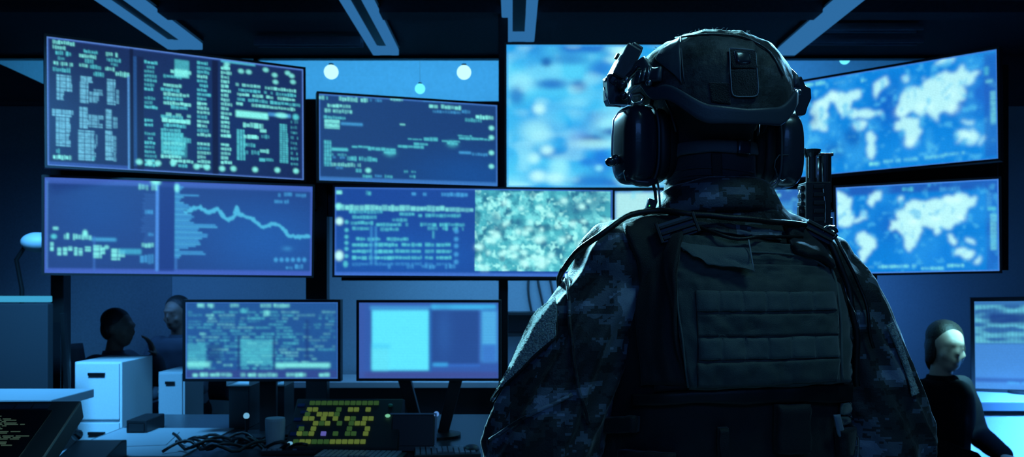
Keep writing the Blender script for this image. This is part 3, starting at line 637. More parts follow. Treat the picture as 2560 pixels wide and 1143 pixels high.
# K: right monitor
r = R['K'] = Raster(Q['K'], (66, 132, 205), seed=11)
r.rect(2441, 760, 2760, 860, (50, 110, 170), .9, 2); bx = (2441, 768, 2760, 858)
r.add_noise(6, .35, .7, (110, 215, 235), .9, 2, bx, 4).hatch(2442, 768, 2760, 858, (24, 60, 120), .45, 2.5, 3)
r.rect(2475, 788, 2760, 812, (26, 60, 130), .85, 5).rect(2441, 940, 2760, 950, (36, 70, 150), .8, 3).text(2505, 950, 2700, 958, SKY, .8).blur(.9).grain(.05)

# ------------------------------------------------------------------ video wall
def wall_screen(key, Y, rx, ry, rz, x, z, w_, h_, label, bez=.012, depth=.07, ry_scale=1):
    e = empty('wall_screen', (x, Y, z), (rx, ry, rz), label, 'screen')
    mb = MB(); b = bez; W2, H2 = w_/2, h_/2
    mb.box((0, .028, H2+b/2), (w_+2*b, depth, b)); mb.box((0, .028, -H2-b/2), (w_+2*b, depth, b))
    mb.box((-W2-b/2, .028, 0), (b, depth, h_)); mb.box((W2+b/2, .028, 0), (b, depth, h_))
    mb.build('bezel_frame', M_black, e)
    MB().box((0, .035, 0), (w_-.002, .05, h_-.002)).build('housing', M_darkpl, e)
    m2 = MB().box((0, .075, 0), (w_*.3, .03, h_*.5)); m2.box((0, .085, H2*.3), (w_*.4, .02, .03)); m2.build('mounting_plate', M_blackm, e)
    display_mesh(R[key], w_, h_, 'display', e, y=.004)
    return e
wall_screen('A', 4.6, 0.0033, -0.0057, 0.5534, -1.7907, 2.3605, 1.3239, 0.653, 'tilted upper screen with three columns of teal code and tables')
wall_screen('E', 4.55, 0.0282, 0.0098, 0.242, -1.7821, 1.7297, 1.3597, 0.4993, 'wide screen with a falling line graph beside horizontal bars')
wall_screen('B', 5.0, -0.0065, -0.0029, 0.3175, -0.6001, 2.2742, 1.0742, 0.4999, 'upper screen with a faint rising chart and text at its edges')
wall_screen('F', 4.9, -0.0006, 0.0057, 0.0541, -0.2168, 1.727, 1.6177, 0.5098, 'wide screen half data table and half mottled satellite picture')
wall_screen('C', 5.0, 0.0039, -0.0014, 0.0098, 0.7172, 2.4249, 1.4986, 0.8493, 'large bright screen with a blue and white cloud picture behind the helmet')
wall_screen('D', 4.65, 0.0021, -0.0115, -0.7185, 2.0433, 2.3399, 1.138, 0.5588, 'angled upper screen with the larger bright world map')
wall_screen('G', 4.95, 0.0141, -0.0048, -0.0429, 1.2259, 1.7244, 1.2349, 0.5088, 'screen mostly hidden behind the neck with a pale page at its left')
wall_screen('H', 4.6, 0.0564, -0.0192, -0.3634, 2.209, 1.7337, 0.803, 0.4875, 'lower screen with the smaller world map above the seated person')

# mounting frame that carries them
fr = empty('screen_mounting_frame', (0, 5.3, 0), label='black metal frame of posts and rails carrying the wall of screens', cat='mounting frame')
def post(x, y, z0, z1, w_=.08): MB().box((x, y-5.3, (z0+z1)/2), (w_, .08, z1-z0)).build('post', M_blackm, fr, bevel=.004)
post(-1.20, 5.19, 0, 2.56, .13); post(-.055, 5.34, 0, 3.19, .06); post(1.66, 5.3, 0, 2.6, .09); post(-2.46, 4.58, 0, 2.6, .07); post(2.62, 4.52, 1.5, 2.6, .06)
def rail(x0, y0, x1, y1, z0, z1):
    d = Vector((x1-x0, y1-y0, 0)); L = d.length; a = math.atan2(d.y, d.x)
    MB().box(((x0+x1)/2, (y0+y1)/2-5.3, (z0+z1)/2), (L, .03, z1-z0), Matrix.Rotation(a, 3, 'Z')).build('rail', M_blackm, fr, bevel=.003)
rail(-2.44, 4.54, -1.20, 5.15, 1.88, 2.16); rail(-1.2, 5.19, .0, 5.36, 1.84, 2.12); rail(-.06, 5.33, 1.66, 5.33, 1.84, 2.12); rail(1.66, 5.29, 2.68, 4.62, 1.86, 2.18)
rail(-2.44, 4.54, -1.20, 5.15, 1.56, 1.66); rail(-1.05, 5.18, 1.66, 5.20, 1.445, 1.60); rail(1.66, 5.28, 2.20, 5.06, 1.45, 1.56)
# ------------------------------------------------------------------ desks and what stands on them
DZ = .75
def rot(rx=0, ry=0, rz=0): return Euler((rx, ry, rz)).to_matrix()
d = empty('control_desk', (-.55, 3.75, 0), label='long dark control desk beneath the wall of screens', cat='desk')
MB().box((0, 0, DZ-.02), (2.6, 1.25, .04)).build('desk_top', mat('dark_desk_laminate', (.05, .06, .075), .25, bump=.02, bscale=200, var=.1), d, bevel=.004)
for s in (-1, 1): MB().box((s*1.22, 0, (DZ-.04)/2), (.05, 1.1, DZ-.04)).build('side_panel', M_black, d)
MB().box((0, .5, .45), (2.38, .03, .5)).build('modesty_panel', M_black, d)
def desk_monitor(key, px, Y, label, bez=.012, foot_z=DZ, arm=0):
    q = Q[key]; a, b = P(q[0][0], q[0][1], Y), P(q[2][0], q[2][1], Y); w_, h_ = b.x-a.x, a.z-b.z
    e = empty('desk_monitor', ((a.x+b.x)/2, Y, foot_z), label=label, cat='monitor', group=None)
    cz = (a.z+b.z)/2-foot_z; mb = MB()
    mb.box((0, .02, cz+h_/2+bez/2), (w_+2*bez, .05, bez)); mb.box((0, .02, cz-h_/2-bez/2), (w_+2*bez, .05, bez))
    for s in (-1, 1): mb.box((s*(w_/2+bez/2), .02, cz), (bez, .05, h_))
    mb.build('bezel_frame', M_black, e)
    MB().box((0, .03, cz), (w_-.002, .04, h_-.002)).build('housing', M_darkpl, e)
    st = MB()
    if arm:
        for s in (-1, 1): st.prism([(s*.05-.02, .0), (s*.05+.03, 0), (s*.13+.03, cz-h_/2+.04), (s*.13-.03, cz-h_/2+.04)], .045, .085)
        st.box((0, .06, cz-.05), (.3, .03, .1))
    else: st.box((0.01, .07, (cz)/2), (.075, .03, cz))
    st.build('stand', M_black, e, bevel=.003)
    MB().loft([(0, .04, 0.001, .14, .1), (0, .04, .012, .14, .1), (0, .045, .02, .1, .06)], 28, .8).build('foot', M_black, e, smooth=False)
    dm = display_mesh(R[key], w_, h_, 'display', e, y=.0); dm.location.z = cz
    return e
desk_monitor('I', 0, 3.72, 'desk monitor filled with dense teal dashboard tables')
desk_monitor('J', 0, 3.72, 'desk monitor with a bright cyan page beside a dark panel', arm=1)
# control console with yellow-green keys
c0 = P(830, 1108, 3.36)
e = empty('control_console', (c0.x, 3.36, DZ), label='sloping console with yellow-green lit keys below the dashboard monitor', cat='console')
sl = math.atan2(.165, .20)
def slope(x, t, up=0.0):            # point on the sloping face: t 0 front .. 1 back
    return Vector((x, .20*t-up*math.sin(sl), .03+.165*t+up*math.cos(sl)))
mb = MB(); mb.prism([(0.0, 0), (.25, 0), (.25, .185), (.20, .195), (.0, .03)], -.19, .26, Matrix(((0, 1, 0), (1, 0, 0), (0, 0, 1))))
mb.build('body', M_darkpl, e, bevel=.004)
rr = random.Random(5)
M_key = emis('yellow_green_key_glow', lin(104, 128, 60), .62); M_keyd = emis('dim_green_key_glow', lin(48, 82, 44), .8); M_keyv = emis('violet_key_glow', lin(96, 96, 180), .8)
def key(name, x, t, w_, h_, m_):
    Mx = rot(sl, 0, 0); MB().box(slope(x, t, .004), (w_, h_, .008), Mx).build(name, m_, e)
for j, t in enumerate((.90, .76, .66, .57, .47, .36, .26, .10)):
    sh = .035*(t-.5)
    for i in range(12):
        if j in (1, 2, 3, 4, 5, 6) and rr.random() < .38: continue
        x = -.135+i*.0245+sh
        m_ = M_keyv if (j == 6 and i in (4, 5)) else (M_key if (rr.random() < .75 and j) else M_keyd)
        key('key', x, t, .020, .017, m_)
M_dot = emis('round_indicator_glow', lin(120, 190, 230), .8); M_dotg = emis('green_indicator_glow', lin(120, 200, 160), .9)
for x, t, m_ in ((-.17, .06, M_dot), (.205, .62, M_dotg), (.21, .84, mat('green_button', (.05, .3, .2), .4))):
    MB().ell(slope(x, t, .006), (.011, .011, .007), 14, 8).build('indicator', m_, e, smooth=True)
for k in range(5): MB().box(slope(-.165+.02*(k % 2), .25+k*.15, .003), (.03, .016, .006), rot(sl, 0, 0)).build('switch', mat('blue_switch', lin(30, 60, 120), .4), e)
# small dark display unit to its right
c1 = P(1030, 1108, 3.4)
e = empty('small_display_unit', (c1.x, 3.42, DZ), (math.radians(-14), 0, 0), label='small dark display unit with a pale top edge beside the key console', cat='display')
MB().box((0, 0, .085), (.175, .02, .13)).build('screen_panel', M_black, e, bevel=.004)
MB().box((0, -.004, .152), (.19, .02, .006)).box((.093, -.004, .09), (.007, .02, .13)).build('light_edge', mat('pale_blue_edge', (.25, .35, .5), .3), e, bevel=.001)
MB().ell((.094, -.006, .152), (.011, .008, .011), 14, 8).build('corner_lamp', emis('corner_lamp_glow', lin(90, 150, 225), .8), e, smooth=True)
MB().box((0, .03, .012), (.12, .09, .024)).build('foot', M_black, e, bevel=.003)
# tall pale cup and dark box left of the console
c = P(688, 1056, 3.4)
o = MB().loft([(0, 0, 0, .032, .032), (0, 0, .02, .036, .036), (0, 0, .13, .040, .040), (0, 0, .14, .038, .038)], 24).build('cup', mat('pale_blue_cup', (.45, .55, .65), .35), smooth=False)
o.location = (c.x, 3.4, DZ+.001); tag(o, 'tall pale cup left of the key console', 'cup')
# keyboards
def keyboard(x, Y, w_, rz, label):
    k = empty('keyboard', (x, Y, DZ+.001), (0, 0, rz), label, 'keyboard')
    MB().box((0, 0, .009), (w_, .14, .016)).build('case', M_darkpl, k, bevel=.003)
    kb = MB(); n = int(w_/.022)
    for j in range(5):
        for i in range(n):
            if j == 0 and n//3 < i < 2*n//3: continue
            kb.box((-w_/2+.013+i*(w_-.02)/n, -.052+j*.026, .02), (.0165, .02, .007))
    tag(kb.build('keys', mat('keycaps', (.30, .36, .45), .35), k), kind='stuff')
keyboard(P(735, 1125, 3.45).x, 3.42, .22, .06, 'short dark keyboard below the tall pale cup')
keyboard(P(905, 1130, 3.3).x, 3.27, .34, -.08, 'wide keyboard in front of the key console')
keyboard(P(1120, 1130, 3.4).x, 3.35, .26, .12, 'keyboard in front of the small dark display unit')
# equipment at the left of the desk
def blackbox(px0, py0, px1, Y, dd, z0, label, name='equipment_box', cat='box', m_=M_black):
    a, b = P(px0, py0, Y), P(px1, py0, Y)
    o = MB().box((0, 0, (a.z-z0)/2), (b.x-a.x, dd, a.z-z0)).box((0, -dd/2-.002, (a.z-z0)*.5), ((b.x-a.x)*.8, .006, (a.z-z0)*.6)).build(name, m_, bevel=.006)
    o.location = ((a.x+b.x)/2, Y, z0); return tag(o, label, cat)
blackbox(340, 1042, 390, 3.9, .2, DZ, 'low black box standing on the desk behind the telephone', 'equipment_box', 'box')
e = empty('desk_telephone', (P(232, 1120, 3.22).x, 3.21, DZ), label='dark desk telephone with coiled cord at the left end of the desk', cat='telephone')
mb = MB(); mb.prism([(-.1, 0), (.1, 0), (.1, .07), (.06, .075), (-.1, .03)], -.09, .09, Matrix(((0, 1, 0), (1, 0, 0), (0, 0, 1)))); mb.build('base', M_black, e, bevel=.004)
hs = MB().tube([(-.10, -.05, .085), (-.10, -.02, .105), (-.10, .05, .11), (-.10, .09, .09)], [.022, .014, .014, .022], 12); hs.build('handset', M_black, e, smooth=True)
cp = [(-.10+.012*math.cos(t*.9)+.0006*t, -.07-.0035*t, .02+.010*math.sin(t*.9)+.0002*t) for t in range(0, 46)]
MB().tube(cp, .003, 6).build('coiled_cord', M_black, e, smooth=True)
# cables on the desk
rr = random.Random(3)
for i in range(6):
    x0 = -1.45+rr.random()*.25; pts = []
    for k in range(22): pts.append((x0+k*.024, 3.34+i*.035+.05*math.sin(k*.45+i*1.7), DZ+.016+abs(.035*math.sin(k*.5+i))))
    o = MB().tube(pts, .0065, 8).build('cable', M_black, smooth=True); tag(o, 'black cable lying loose on the desk near the telephone', 'cable', 'tangled black cables on the desk')
o = MB().box((0, 0, .003), (.52, .62, .006)).box((-.02, .02, .008), (.21, .297, .004), rot(0, 0, .2)).build('added_desk_pad', M_grey, bevel=.001); o.location = (-1.56, 3.62, DZ+.001); tag(o, 'pale desk pad with a sheet of paper, added to brighten the left end of the control desk', 'desk pad')  # pale pad put in so the desk's left end looks brightly lit
# mouse and small desk lamps seen as round dots
o = MB().ell((0, 0, .018), (.032, .052, .02), 18, 10).build('computer_mouse', M_darkpl, smooth=True); o.location = (P(1180, 1125, 3.4).x, 3.38, DZ); tag(o, 'dark computer mouse on the desk beside the soldier sleeve', 'mouse')
for (x, y, lb) in ((616, 1040, 'pale round indicator lamp on the short post left of the cup'), ):
    c = P(x, y, 3.6); e = empty('indicator_lamp', (c.x, 3.6, DZ), label=lb, cat='lamp')
    MB().tube([(0, 0, 0), (0, 0, c.z-DZ-.01)], .006, 8).build('post', M_blackm, e); MB().ell((0, 0, c.z-DZ), (.013,)*3, 14, 10).build('bulb', M_dot, e, smooth=True)
    MB().tube([(0, 0, 0), (0, 0, .01)], .03, 16).build('base', M_blackm, e)
# loose papers and trays (light strips under the monitors)
for px0, px1, py, Y, lb in ((585, 640, 968, 4.05, 'white paper tray behind the dashboard monitor stand'), (690, 725, 968, 4.05, 'small white tray right of the dashboard monitor stand')):
    a, b = P(px0, py, Y), P(px1, py, Y)
    t = MB().box((0, 0, .003), (b.x-a.x, .2, .006))
    for s in (-1, 1): t.box((s*(b.x-a.x)/2, 0, .03), (.005, .2, .06))
    t.box((0, .1, .03), (b.x-a.x, .005, .06))
    st = empty('paper_tray', ((a.x+b.x)/2, Y, DZ), label=lb, cat='tray')
    MB().box((0, 0, .0985), ((b.x-a.x)*.9, .18, .197)).build('drawer_unit', M_darkpl, st, bevel=.003)
    o = t.build('tray', M_white, st); o.location.z = .2

# back counter under the clerestory wall (light top, seen between the monitors)
e = empty('back_counter', (-.35, 6.22, 0), label='pale counter running along the back wall under the screens', cat='counter')
a = P(0, 955, 6.0).z
MB().box((0, 0, a-.02), (2.6, .5, .04)).build('counter_top', M_white, e, bevel=.003)
MB().box((0, .02, (a-.04)/2), (2.5, .42, a-.04)).build('cabinet', M_darkpl, e)
# dark binders / equipment on the counter right of the cyan page monitor
for i, (px0, px1, py) in enumerate(((1255, 1305, 775), (1252, 1300, 835))):
    pass
e2 = empty('wall_shelf', (P(1300, 800, 6.35).x, 6.39, P(1300, 820, 6.35).z), label='dark wall shelf with equipment right of the cyan page monitor', cat='shelf')
MB().box((0, 0, .11), (.45, .26, .02)).build('upper_board', M_black, e2); MB().box((0, 0, -.05), (.45, .26, .02)).build('lower_board', M_black, e2)
for s in (-1, 1): MB().box((s*.22, 0, .03), (.02, .26, .16)).build('side_panel', M_black, e2)
# cables hanging down the back wall
for i in range(3):
    x0 = wx(1330)+i*.07; pts = [(x0+.03*math.sin(k*.35+i), RY1-.02, 2.0-k*.045) for k in range(26)]
    tag(MB().tube(pts, .009, 8).build('wall_cable', M_black, smooth=True), 'black cable hanging down the back wall beneath the screens', 'cable', 'cables hanging on the back wall')

# ---- left side
lp = empty('touch_console', (-1.62, 2.12, 0), label='large dark tilted touch console with faint green code at the left edge', cat='console')
q = [P(-260, 1010, 2.3), P(192, 1006, 2.3), P(98, 1146, 2.0), P(-420, 1146, 2.0)]
n_ = (q[1]-q[0]).cross(q[3]-q[0]).normalized()
if n_.z < 0: n_ = -n_
def ql(u, v, up=0.0):
    p = (q[0]*(1-u)+q[1]*u)*(1-v)+(q[3]*(1-u)+q[2]*u)*v; return p+n_*up-Vector((-1.62, 2.12, 0))
def qslab(u0, v0, u1, v1, up0, up1):
    t = [ql(u0, v0, up1), ql(u1, v0, up1), ql(u1, v1, up1), ql(u0, v1, up1)]; b = [ql(u0, v0, up0), ql(u1, v0, up0), ql(u1, v1, up0), ql(u0, v1, up0)]
    return t+b, [(0, 1, 2, 3), (7, 6, 5, 4), (0, 4, 5, 1), (1, 5, 6, 2), (2, 6, 7, 3), (3, 7, 4, 0)]
MB().add(*qslab(-.02, -.03, 1.02, 1.25, -.05, 0)).build('housing', M_black, lp, bevel=.004)
MB().add(*qslab(.03, .17, .90, 1.2, 0, .002)).build('glass_panel', mat('dark_console_glass', (.006, .008, .012), .15), lp)
for i in range(5): MB().add(*qslab(.40+i*.095, .05, .487+i*.095, .14, 0, .003)).build('button', mat('grey_blue_key', lin(42, 56, 84), .4), lp)
rr = random.Random(8); M_code = emis('green_code_glow', lin(70, 96, 84), .6)
code = MB()
for k in range(34):
    v = .28+k*.026; u = .55+.02*math.sin(k*.4)+.12*math.sin(k*.11)+.03*rr.random()
    for j in range(rr.randint(1, 3)):
        L = .02+rr.random()*.05; code.add(*qslab(u, v, u+L, v+.010, .002, .003)); u += L+.012
code.build('code_lines', M_code, lp)
MB().box((0, .05, .45), (.5, .25, .9)).build('pedestal', M_black, lp, bevel=.01)
MB().box((0, .05, .01), (.7, .45, .02)).build('foot', M_black, lp, bevel=.005)
# pale desk behind it
e = empty('side_desk', (-2.6, 3.68, 0), label='pale desk behind the tilted touch console', cat='desk')
zt = P(0, 1000, 3.0).z
MB().box((0, 0, .93), (1.36, .36, .04)).build('desk_top', M_grey, e, bevel=.004)
for s in (-1, 1): MB().box((s*.6, 0, .455), (.04, .3, .91)).build('side_panel', M_grey, e)
MB().box((0, .1, .5), (1.16, .02, .8)).build('back_panel', M_darkpl, e)
# cabinets
def cabinet(px0, px1, py, Y, dd, label, m_, name='office_cabinet', nd=2):
    a, b = P(px0, py, Y), P(px1, py, Y); w_, h_ = b.x-a.x, a.z
    e = empty(name, ((a.x+b.x)/2, Y+dd/2, 0), label=label, cat='cabinet')
    MB().box((0, 0, h_/2), (w_, dd, h_)).build('body', m_, e, bevel=.005)
    for i in range(nd):
        hh = h_/nd; dr = MB().box((0, -dd/2-.008, hh*(i+.5)), (w_-.02, .014, hh-.02)).build('drawer', m_, e, bevel=.002)
        hd = MB().box((0, -dd/2-.022, hh*(i+.5)+hh*.3), (w_*.35, .014, .015)).build('handle', M_blackm, dr)
cabinet(187, 305, 905, 4.7, .4, 'pale cabinet left of the seated people', M_white, nd=3)
cabinet(396, 462, 930, 4.9, .3, 'narrow pale cabinet beside the dashboard desk monitor', M_grey, nd=3)
# monitor with a bright top bar at the far left edge
a, b = P(-120, 735, 4.0), P(83, 1000, 4.0)
e = empty('partition_screen', ((a.x+b.x)/2, 4.15, 0), label='dark blue office partition with a bright cyan light bar along its top', cat='partition')
MB().box((0, 0, (a.z-.05)/2), (b.x-a.x, .05, a.z-.05)).build('panel', mat('navy_partition_fabric', (.010, .014, .022), .9, bump=.1, bscale=300), e, bevel=.004)
MB().box((0, -.005, a.z-.028), (b.x-a.x, .045, .030)).build('light_bar', emis('cyan_bar_glow', lin(62, 168, 215), .9), e, bevel=.004)
# pale round lamp head high on the left
c = P(28, 600, 4.3)
e = empty('floor_lamp', (c.x-.12, 4.6, 0), label='floor lamp with a pale rounded shade at the left edge of the room', cat='lamp')
MB().tube([(0, 0, 0), (0, 0, .02)], .13, 28).build('base', M_blackm, e)
MB().tube([(0, 0, .02), (0, 0, 1.4), (-.03, 0, 1.56), (.04, -.01, 1.66), (.10, -.02, 1.66)], .012, 10).build('pole', M_blackm, e, smooth=True)
MB().ell((.10, -.02, c.z+.0), (.085, .085, .055), 24, 14).build('lamp_shade', mat('pale_lamp_shade', (.5, .58, .66), .5), e, smooth=True)
# glass partition post between the left booths
e = empty('glass_partition', (P(176, 900, 4.35).x, 4.35, 0), label='thin dark framed glass partition standing left of the cabinets', cat='partition')
MB().box((0, 0, .64), (.022, .03, 1.28), rot(0, -.06, 0)).build('post', M_blackm, e, bevel=.003)
MB().box((-.55, .03, .04), (1.2, .06, .08)).build('bottom_rail', M_blackm, e)
MB().box((-.56, 0, .66), (1.02, .006, 1.14)).build('glass_sheet', gm, e)

# ---- right side: counter, monitor
e = empty('right_counter', (3.1, 4.72, 0), label='pale fronted counter beneath the right-hand monitor', cat='counter')
MB().box((0, 0, .775), (1.5, .52, .045)).build('counter_top', mat('dark_counter_edge', (.10, .13, .17), .35), e, bevel=.004)
MB().box((0, .0, .775+.024), (1.46, .48, .004)).build('top_laminate', M_white, e)
MB().box((0, .01, .375), (1.45, .44, .75)).build('front_cabinet', M_grey, e)
for i in range(3): MB().box((-.48+i*.48, -.215, .38), (.46, .012, .7)).build('door', M_grey, e, bevel=.002)
k = 4.75/4.2
e = empty('desk_monitor', (2.6288*k, 4.75, .801), label='monitor with a text grid above a plain blue page at the right edge', cat='monitor')
hd = empty  # (monitor panel leans back a little)
w_, h_ = .555*k, .4641*k*.97; cz = EZ+(1.121-EZ)*k-.801
Mx = Euler((0.08, -.02, -.3956)).to_matrix(); mb = MB()
for c_, d_ in (((0, .02, h_/2+.01), (w_+.04, .05, .02)), ((0, .02, -h_/2-.01), (w_+.04, .05, .02)), ((-w_/2-.01, .02, 0), (.02, .05, h_)), ((w_/2+.01, .02, 0), (.02, .05, h_))):
    mb.box(Mx @ Vector(c_)+Vector((0, 0, cz)), d_, Mx)
mb.build('bezel_frame', M_black, e)
MB().box(Mx @ Vector((0, .03, 0))+Vector((0, 0, cz)), (w_-.002, .04, h_-.002), Mx).build('housing', M_darkpl, e)
MB().box((0, .08, cz/2), (.08, .03, cz)).build('stand', M_black, e)
MB().loft([(0, .06, 0, .13, .09), (0, .06, .014, .13, .09)], 28, .8).build('foot', M_black, e)
dm = display_mesh(R['K'], w_, h_, 'display', e); dm.location = (0, 0, cz); dm.rotation_euler = (.08, -.02, -.3956)
# ------------------------------------------------------------------ people
def head_shape(mb, c, M, s=1.0):
    """head with face looking along local +y"""
    def e(o, r, n=18): mb.ell(Vector(c)+M @ (Vector(o)*s), tuple(v*s for v in r), n, 12, M)
    e((0, -.012, .025), (.074, .092, .088)); e((0, .015, -.025), (.062, .072, .085)); e((0, .035, -.075), (.042, .045, .036))
    e((0, .092, -.012), (.011, .018, .024), 12); e((0, .075, .03), (.045, .022, .02), 14)
    for q in (-1, 1):
        e((q*.030, .073, .004), (.013, .012, .009), 12); e((q*.078, -.008, -.005), (.010, .020, .030), 12); e((q*.042, .055, -.03), (.02, .02, .02), 12)
    e((0, .083, -.048), (.022, .012, .007), 12); e((0, .082, -.058), (.018, .012, .007), 12)
def hand_shape(mb, wrist, d, pn, s=1.0, side=1, curl=.6):
    """palm, four bent fingers and a thumb; d along the hand, pn out of the palm"""
    d = Vector(d).normalized(); pn = (Vector(pn)-d*Vector(pn).dot(d)).normalized(); sd = d.cross(pn)*side; w0 = Vector(wrist)
    M = Matrix((sd, d, pn)).transposed()
    mb.ell(w0+d*.05*s, (.042*s, .055*s, .017*s), 16, 10, M)
    for i, (o, L) in enumerate(((-.030, .068), (-.010, .078), (.010, .073), (.029, .056))):
        p = w0+d*.088*s+sd*o*s; pts = [p-d*.02*s, p]; a = 0
        for k in (.42, .32, .26):
            a += curl*.75; p = p+(d*math.cos(a)+pn*math.sin(a))*L*k*1.15*s; pts.append(p)
        mb.tube(pts, [.0105*s, .0102*s, .0095*s, .0088*s, .007*s], 10); mb.ell(pts[-1], (.007*s,)*3, 10, 8)
    p = w0+d*.025*s-sd*.035*s; pts = [w0+d*.02*s-sd*.015*s, p, p+(d*.6-sd*.6+pn*.5)*.032*s, p+(d*1.0-sd*.55+pn*1.0)*.05*s]
    mb.tube(pts, [.014*s, .013*s, .011*s, .009*s], 10); mb.ell(pts[-1], (.009*s,)*3, 10, 8)

def seated_person(loc, yaw, label, jm, tm, skin, hairm, lean=.12, head_turn=0., arms='desk', tall=1.0, hair_long=False):
    e = empty('person', loc, (0, 0, yaw), label, 'person')
    H = Vector((0, -.02, .50)); Cst = Vector((0, -.02+lean*.55, .80*tall)); N = Vector((0, -.02+lean*1.0, .98*tall)); Hd = Vector((0, .01+lean*1.15, 1.14*tall))
    Mh = Euler((-.1, 0, head_turn)).to_matrix()
    sh = [N+Vector((s*.17, -.01, -.06)) for s in (-1, 1)]
    if arms == 'desk': el = [Vector((-.24, .10+lean, .70)), Vector((.24, .10+lean, .70))]; wr_ = [Vector((-.14, .36+lean, .76)), Vector((.14, .36+lean, .76))]
    elif arms == 'chin': el = [Vector((-.20, .22+lean, .72)), Vector((.24, .10+lean, .70))]; wr_ = [Vector((-.10, .20+lean, .96)), Vector((.14, .36+lean, .76))]
    else: el = [Vector((-.25, .04, .68)), Vector((.25, .04, .68))]; wr_ = [Vector((-.12, .24, .62)), Vector((.12, .24, .62))]
    kn = [Vector((s*.12, .42, .50)) for s in (-1, 1)]; an = [Vector((s*.13, .44, .09)) for s in (-1, 1)]
    b = MB(); head_shape(b, Hd, Mh)
    b.chain([N-Vector((0, .01, .05)), Hd-Vector((0, .02, .05))], [.055, .05], 14)
    b.chain([H, Cst, N-Vector((0, 0, .06))], [.12, .12, .07], 18)
    for i in range(2):
        b.chain([sh[i], el[i], wr_[i]], [.048, .038, .026], 12)
        dv = (wr_[i]-el[i]).normalized(); hand_shape(b, wr_[i], dv, (0, -.2, -1), 1.0, 1 if i else -1, .35)
        b.chain([H+Vector(((-1, 1)[i]*.08, 0, 0)), kn[i], an[i]], [.07, .048, .036], 12)
    link_mesh('body', remesh(b, .010, 3), skin, e)
    j = MB()
    rings = []
    for t, a, bb in ((0, .17, .135), (.25, .165, .13), (.55, .19, .135), (.8, .20, .125), (.93, .17, .10), (1.0, .10, .08)):
        p = H.lerp(N, t) if t < .5 else Cst.lerp(N, (t-.5)/.5); p = H*(1-t)**2+Cst*2*t*(1-t)+N*t*t
        rings.append((p.x, p.y, p.z, a, bb))
    j.loft(rings, 28, .9)
    for i in range(2): j.chain([sh[i], el[i], wr_[i].lerp(el[i], .06)], [.075, .060, .045], 14)
    me = remesh(j, .012, 4); co = get_co(me); no = get_no(me)
    dsp = np.array([mn.noise(Vector((c[0]*14, c[1]*14, c[2]*9))) for c in co]); set_co(me, co+no*dsp[:, None]*.008)
    link_mesh('jacket', me, jm, e)
    MB().loft([(N.x, N.y-.005, N.z-.03, .075, .07), (N.x, N.y, N.z+.02, .066, .062), (N.x, N.y, N.z+.022, .058, .055), (N.x, N.y, N.z-.02, .06, .056)], 24).build('collar', jm, e, smooth=True)
    t = MB(); t.chain([H+Vector((-.06, 0, 0)), H+Vector((.06, 0, 0))], [.135, .135], 18)
    for i in range(2): t.chain([H+Vector(((-1, 1)[i]*.08, 0, 0)), kn[i], an[i]], [.105, .075, .065], 14)
    link_mesh('trousers', remesh(t, .012, 4), tm, e)
    for i in range(2):
        s_ = MB(); s_.ell(an[i]+Vector((0, .05, -.045)), (.048, .125, .045), 16, 10); s_.ell(an[i]+Vector((0, 0, -.01)), (.05, .055, .05), 14, 10)
        link_mesh('shoe', remesh(s_, .01, 2), M_black, e)
    h = MB(); 
    def he(o, r): h.ell(Hd+Mh @ Vector(o), r, 18, 12, Mh)
    he((0, -.034, .050), (.084, .092, .082)); he((0, -.056, -.0), (.081, .060, .085))
    if hair_long: he((0, -.06, -.06), (.075, .045, .09)); [he((q*.07, -.02, -.02), (.02, .045, .07)) for q in (-1, 1)]
    link_mesh('hair', remesh(h, .008, 2), hairm, e)
    return e
def office_chair(loc, yaw, label):
    e = empty('office_chair', loc, (0, 0, yaw), label, 'chair', None)
    MB().loft([(0, 0, .41, .20, .20), (0, 0, .43, .235, .235), (0, 0, .455, .235, .235), (0, 0, .462, .20, .20)], 28, .7).build('seat', M_black, e, smooth=True)
    bk = MB(); vs = []; n = 12
    for k in range(2):
        for i in range(n+1):
            for j in range(9):
                a = (j/8-.5)*1.1; z = .55+.48*i/n; w_ = .22*(1-.25*abs(i/n-.4)**2)
                vs.append((w_*math.sin(a)/math.sin(.55), -.26+.06*(1-math.cos(a))*2-k*.03-.05*(i/n), z))
    fs = []; m_ = (n+1)*9
    for k in range(2):
        for i in range(n):
            for j in range(8): a = k*m_+i*9+j; fs.append((a, a+1, a+10, a+9))
    for i in range(n):
        for j in (0, 8): a = i*9+j; fs.append((a, a+9, a+9+m_, a+m_))
    for j in range(8):
        for i in (0, n): a = i*9+j; fs.append((a, a+1, a+1+m_, a+m_))
    bk.add(vs, fs).build('backrest', M_black, e, smooth=True)
    MB().box((0, -.27, .50), (.06, .02, .22)).box((0, -.2, .405), (.06, .16, .02)).build('back_bracket', M_blackm, e)
    MB().tube([(0, 0, .08), (0, 0, .41)], .025, 14).build('gas_column', M_blackm, e)
    b = MB()
    for i in range(5):
        a = 2*PI*i/5; b.tube([(0, 0, .10), (.28*math.cos(a), .28*math.sin(a), .065)], [.028, .018], 8)
    bs_ = b.build('base', M_blackm, e)
    for i in range(5):
        a = 2*PI*i/5; c_ = Vector((.28*math.cos(a), .28*math.sin(a), .028))
        MB().tube([c_+Vector((-math.sin(a)*.02, math.cos(a)*.02, 0)), c_-Vector((-math.sin(a)*.02, math.cos(a)*.02, 0))], .028, 14).build('caster', M_black, e)
    return e
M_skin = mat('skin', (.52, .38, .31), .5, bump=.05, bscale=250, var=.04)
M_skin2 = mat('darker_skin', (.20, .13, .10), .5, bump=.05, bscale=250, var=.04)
M_hair = mat('dark_hair', (.015, .013, .012), .5, bump=.4, bscale=120)
M_suit = mat('dark_suit_cloth', (.006, .007, .010), .9, spec=.1, sheen=.0, bump=.1, bscale=300)
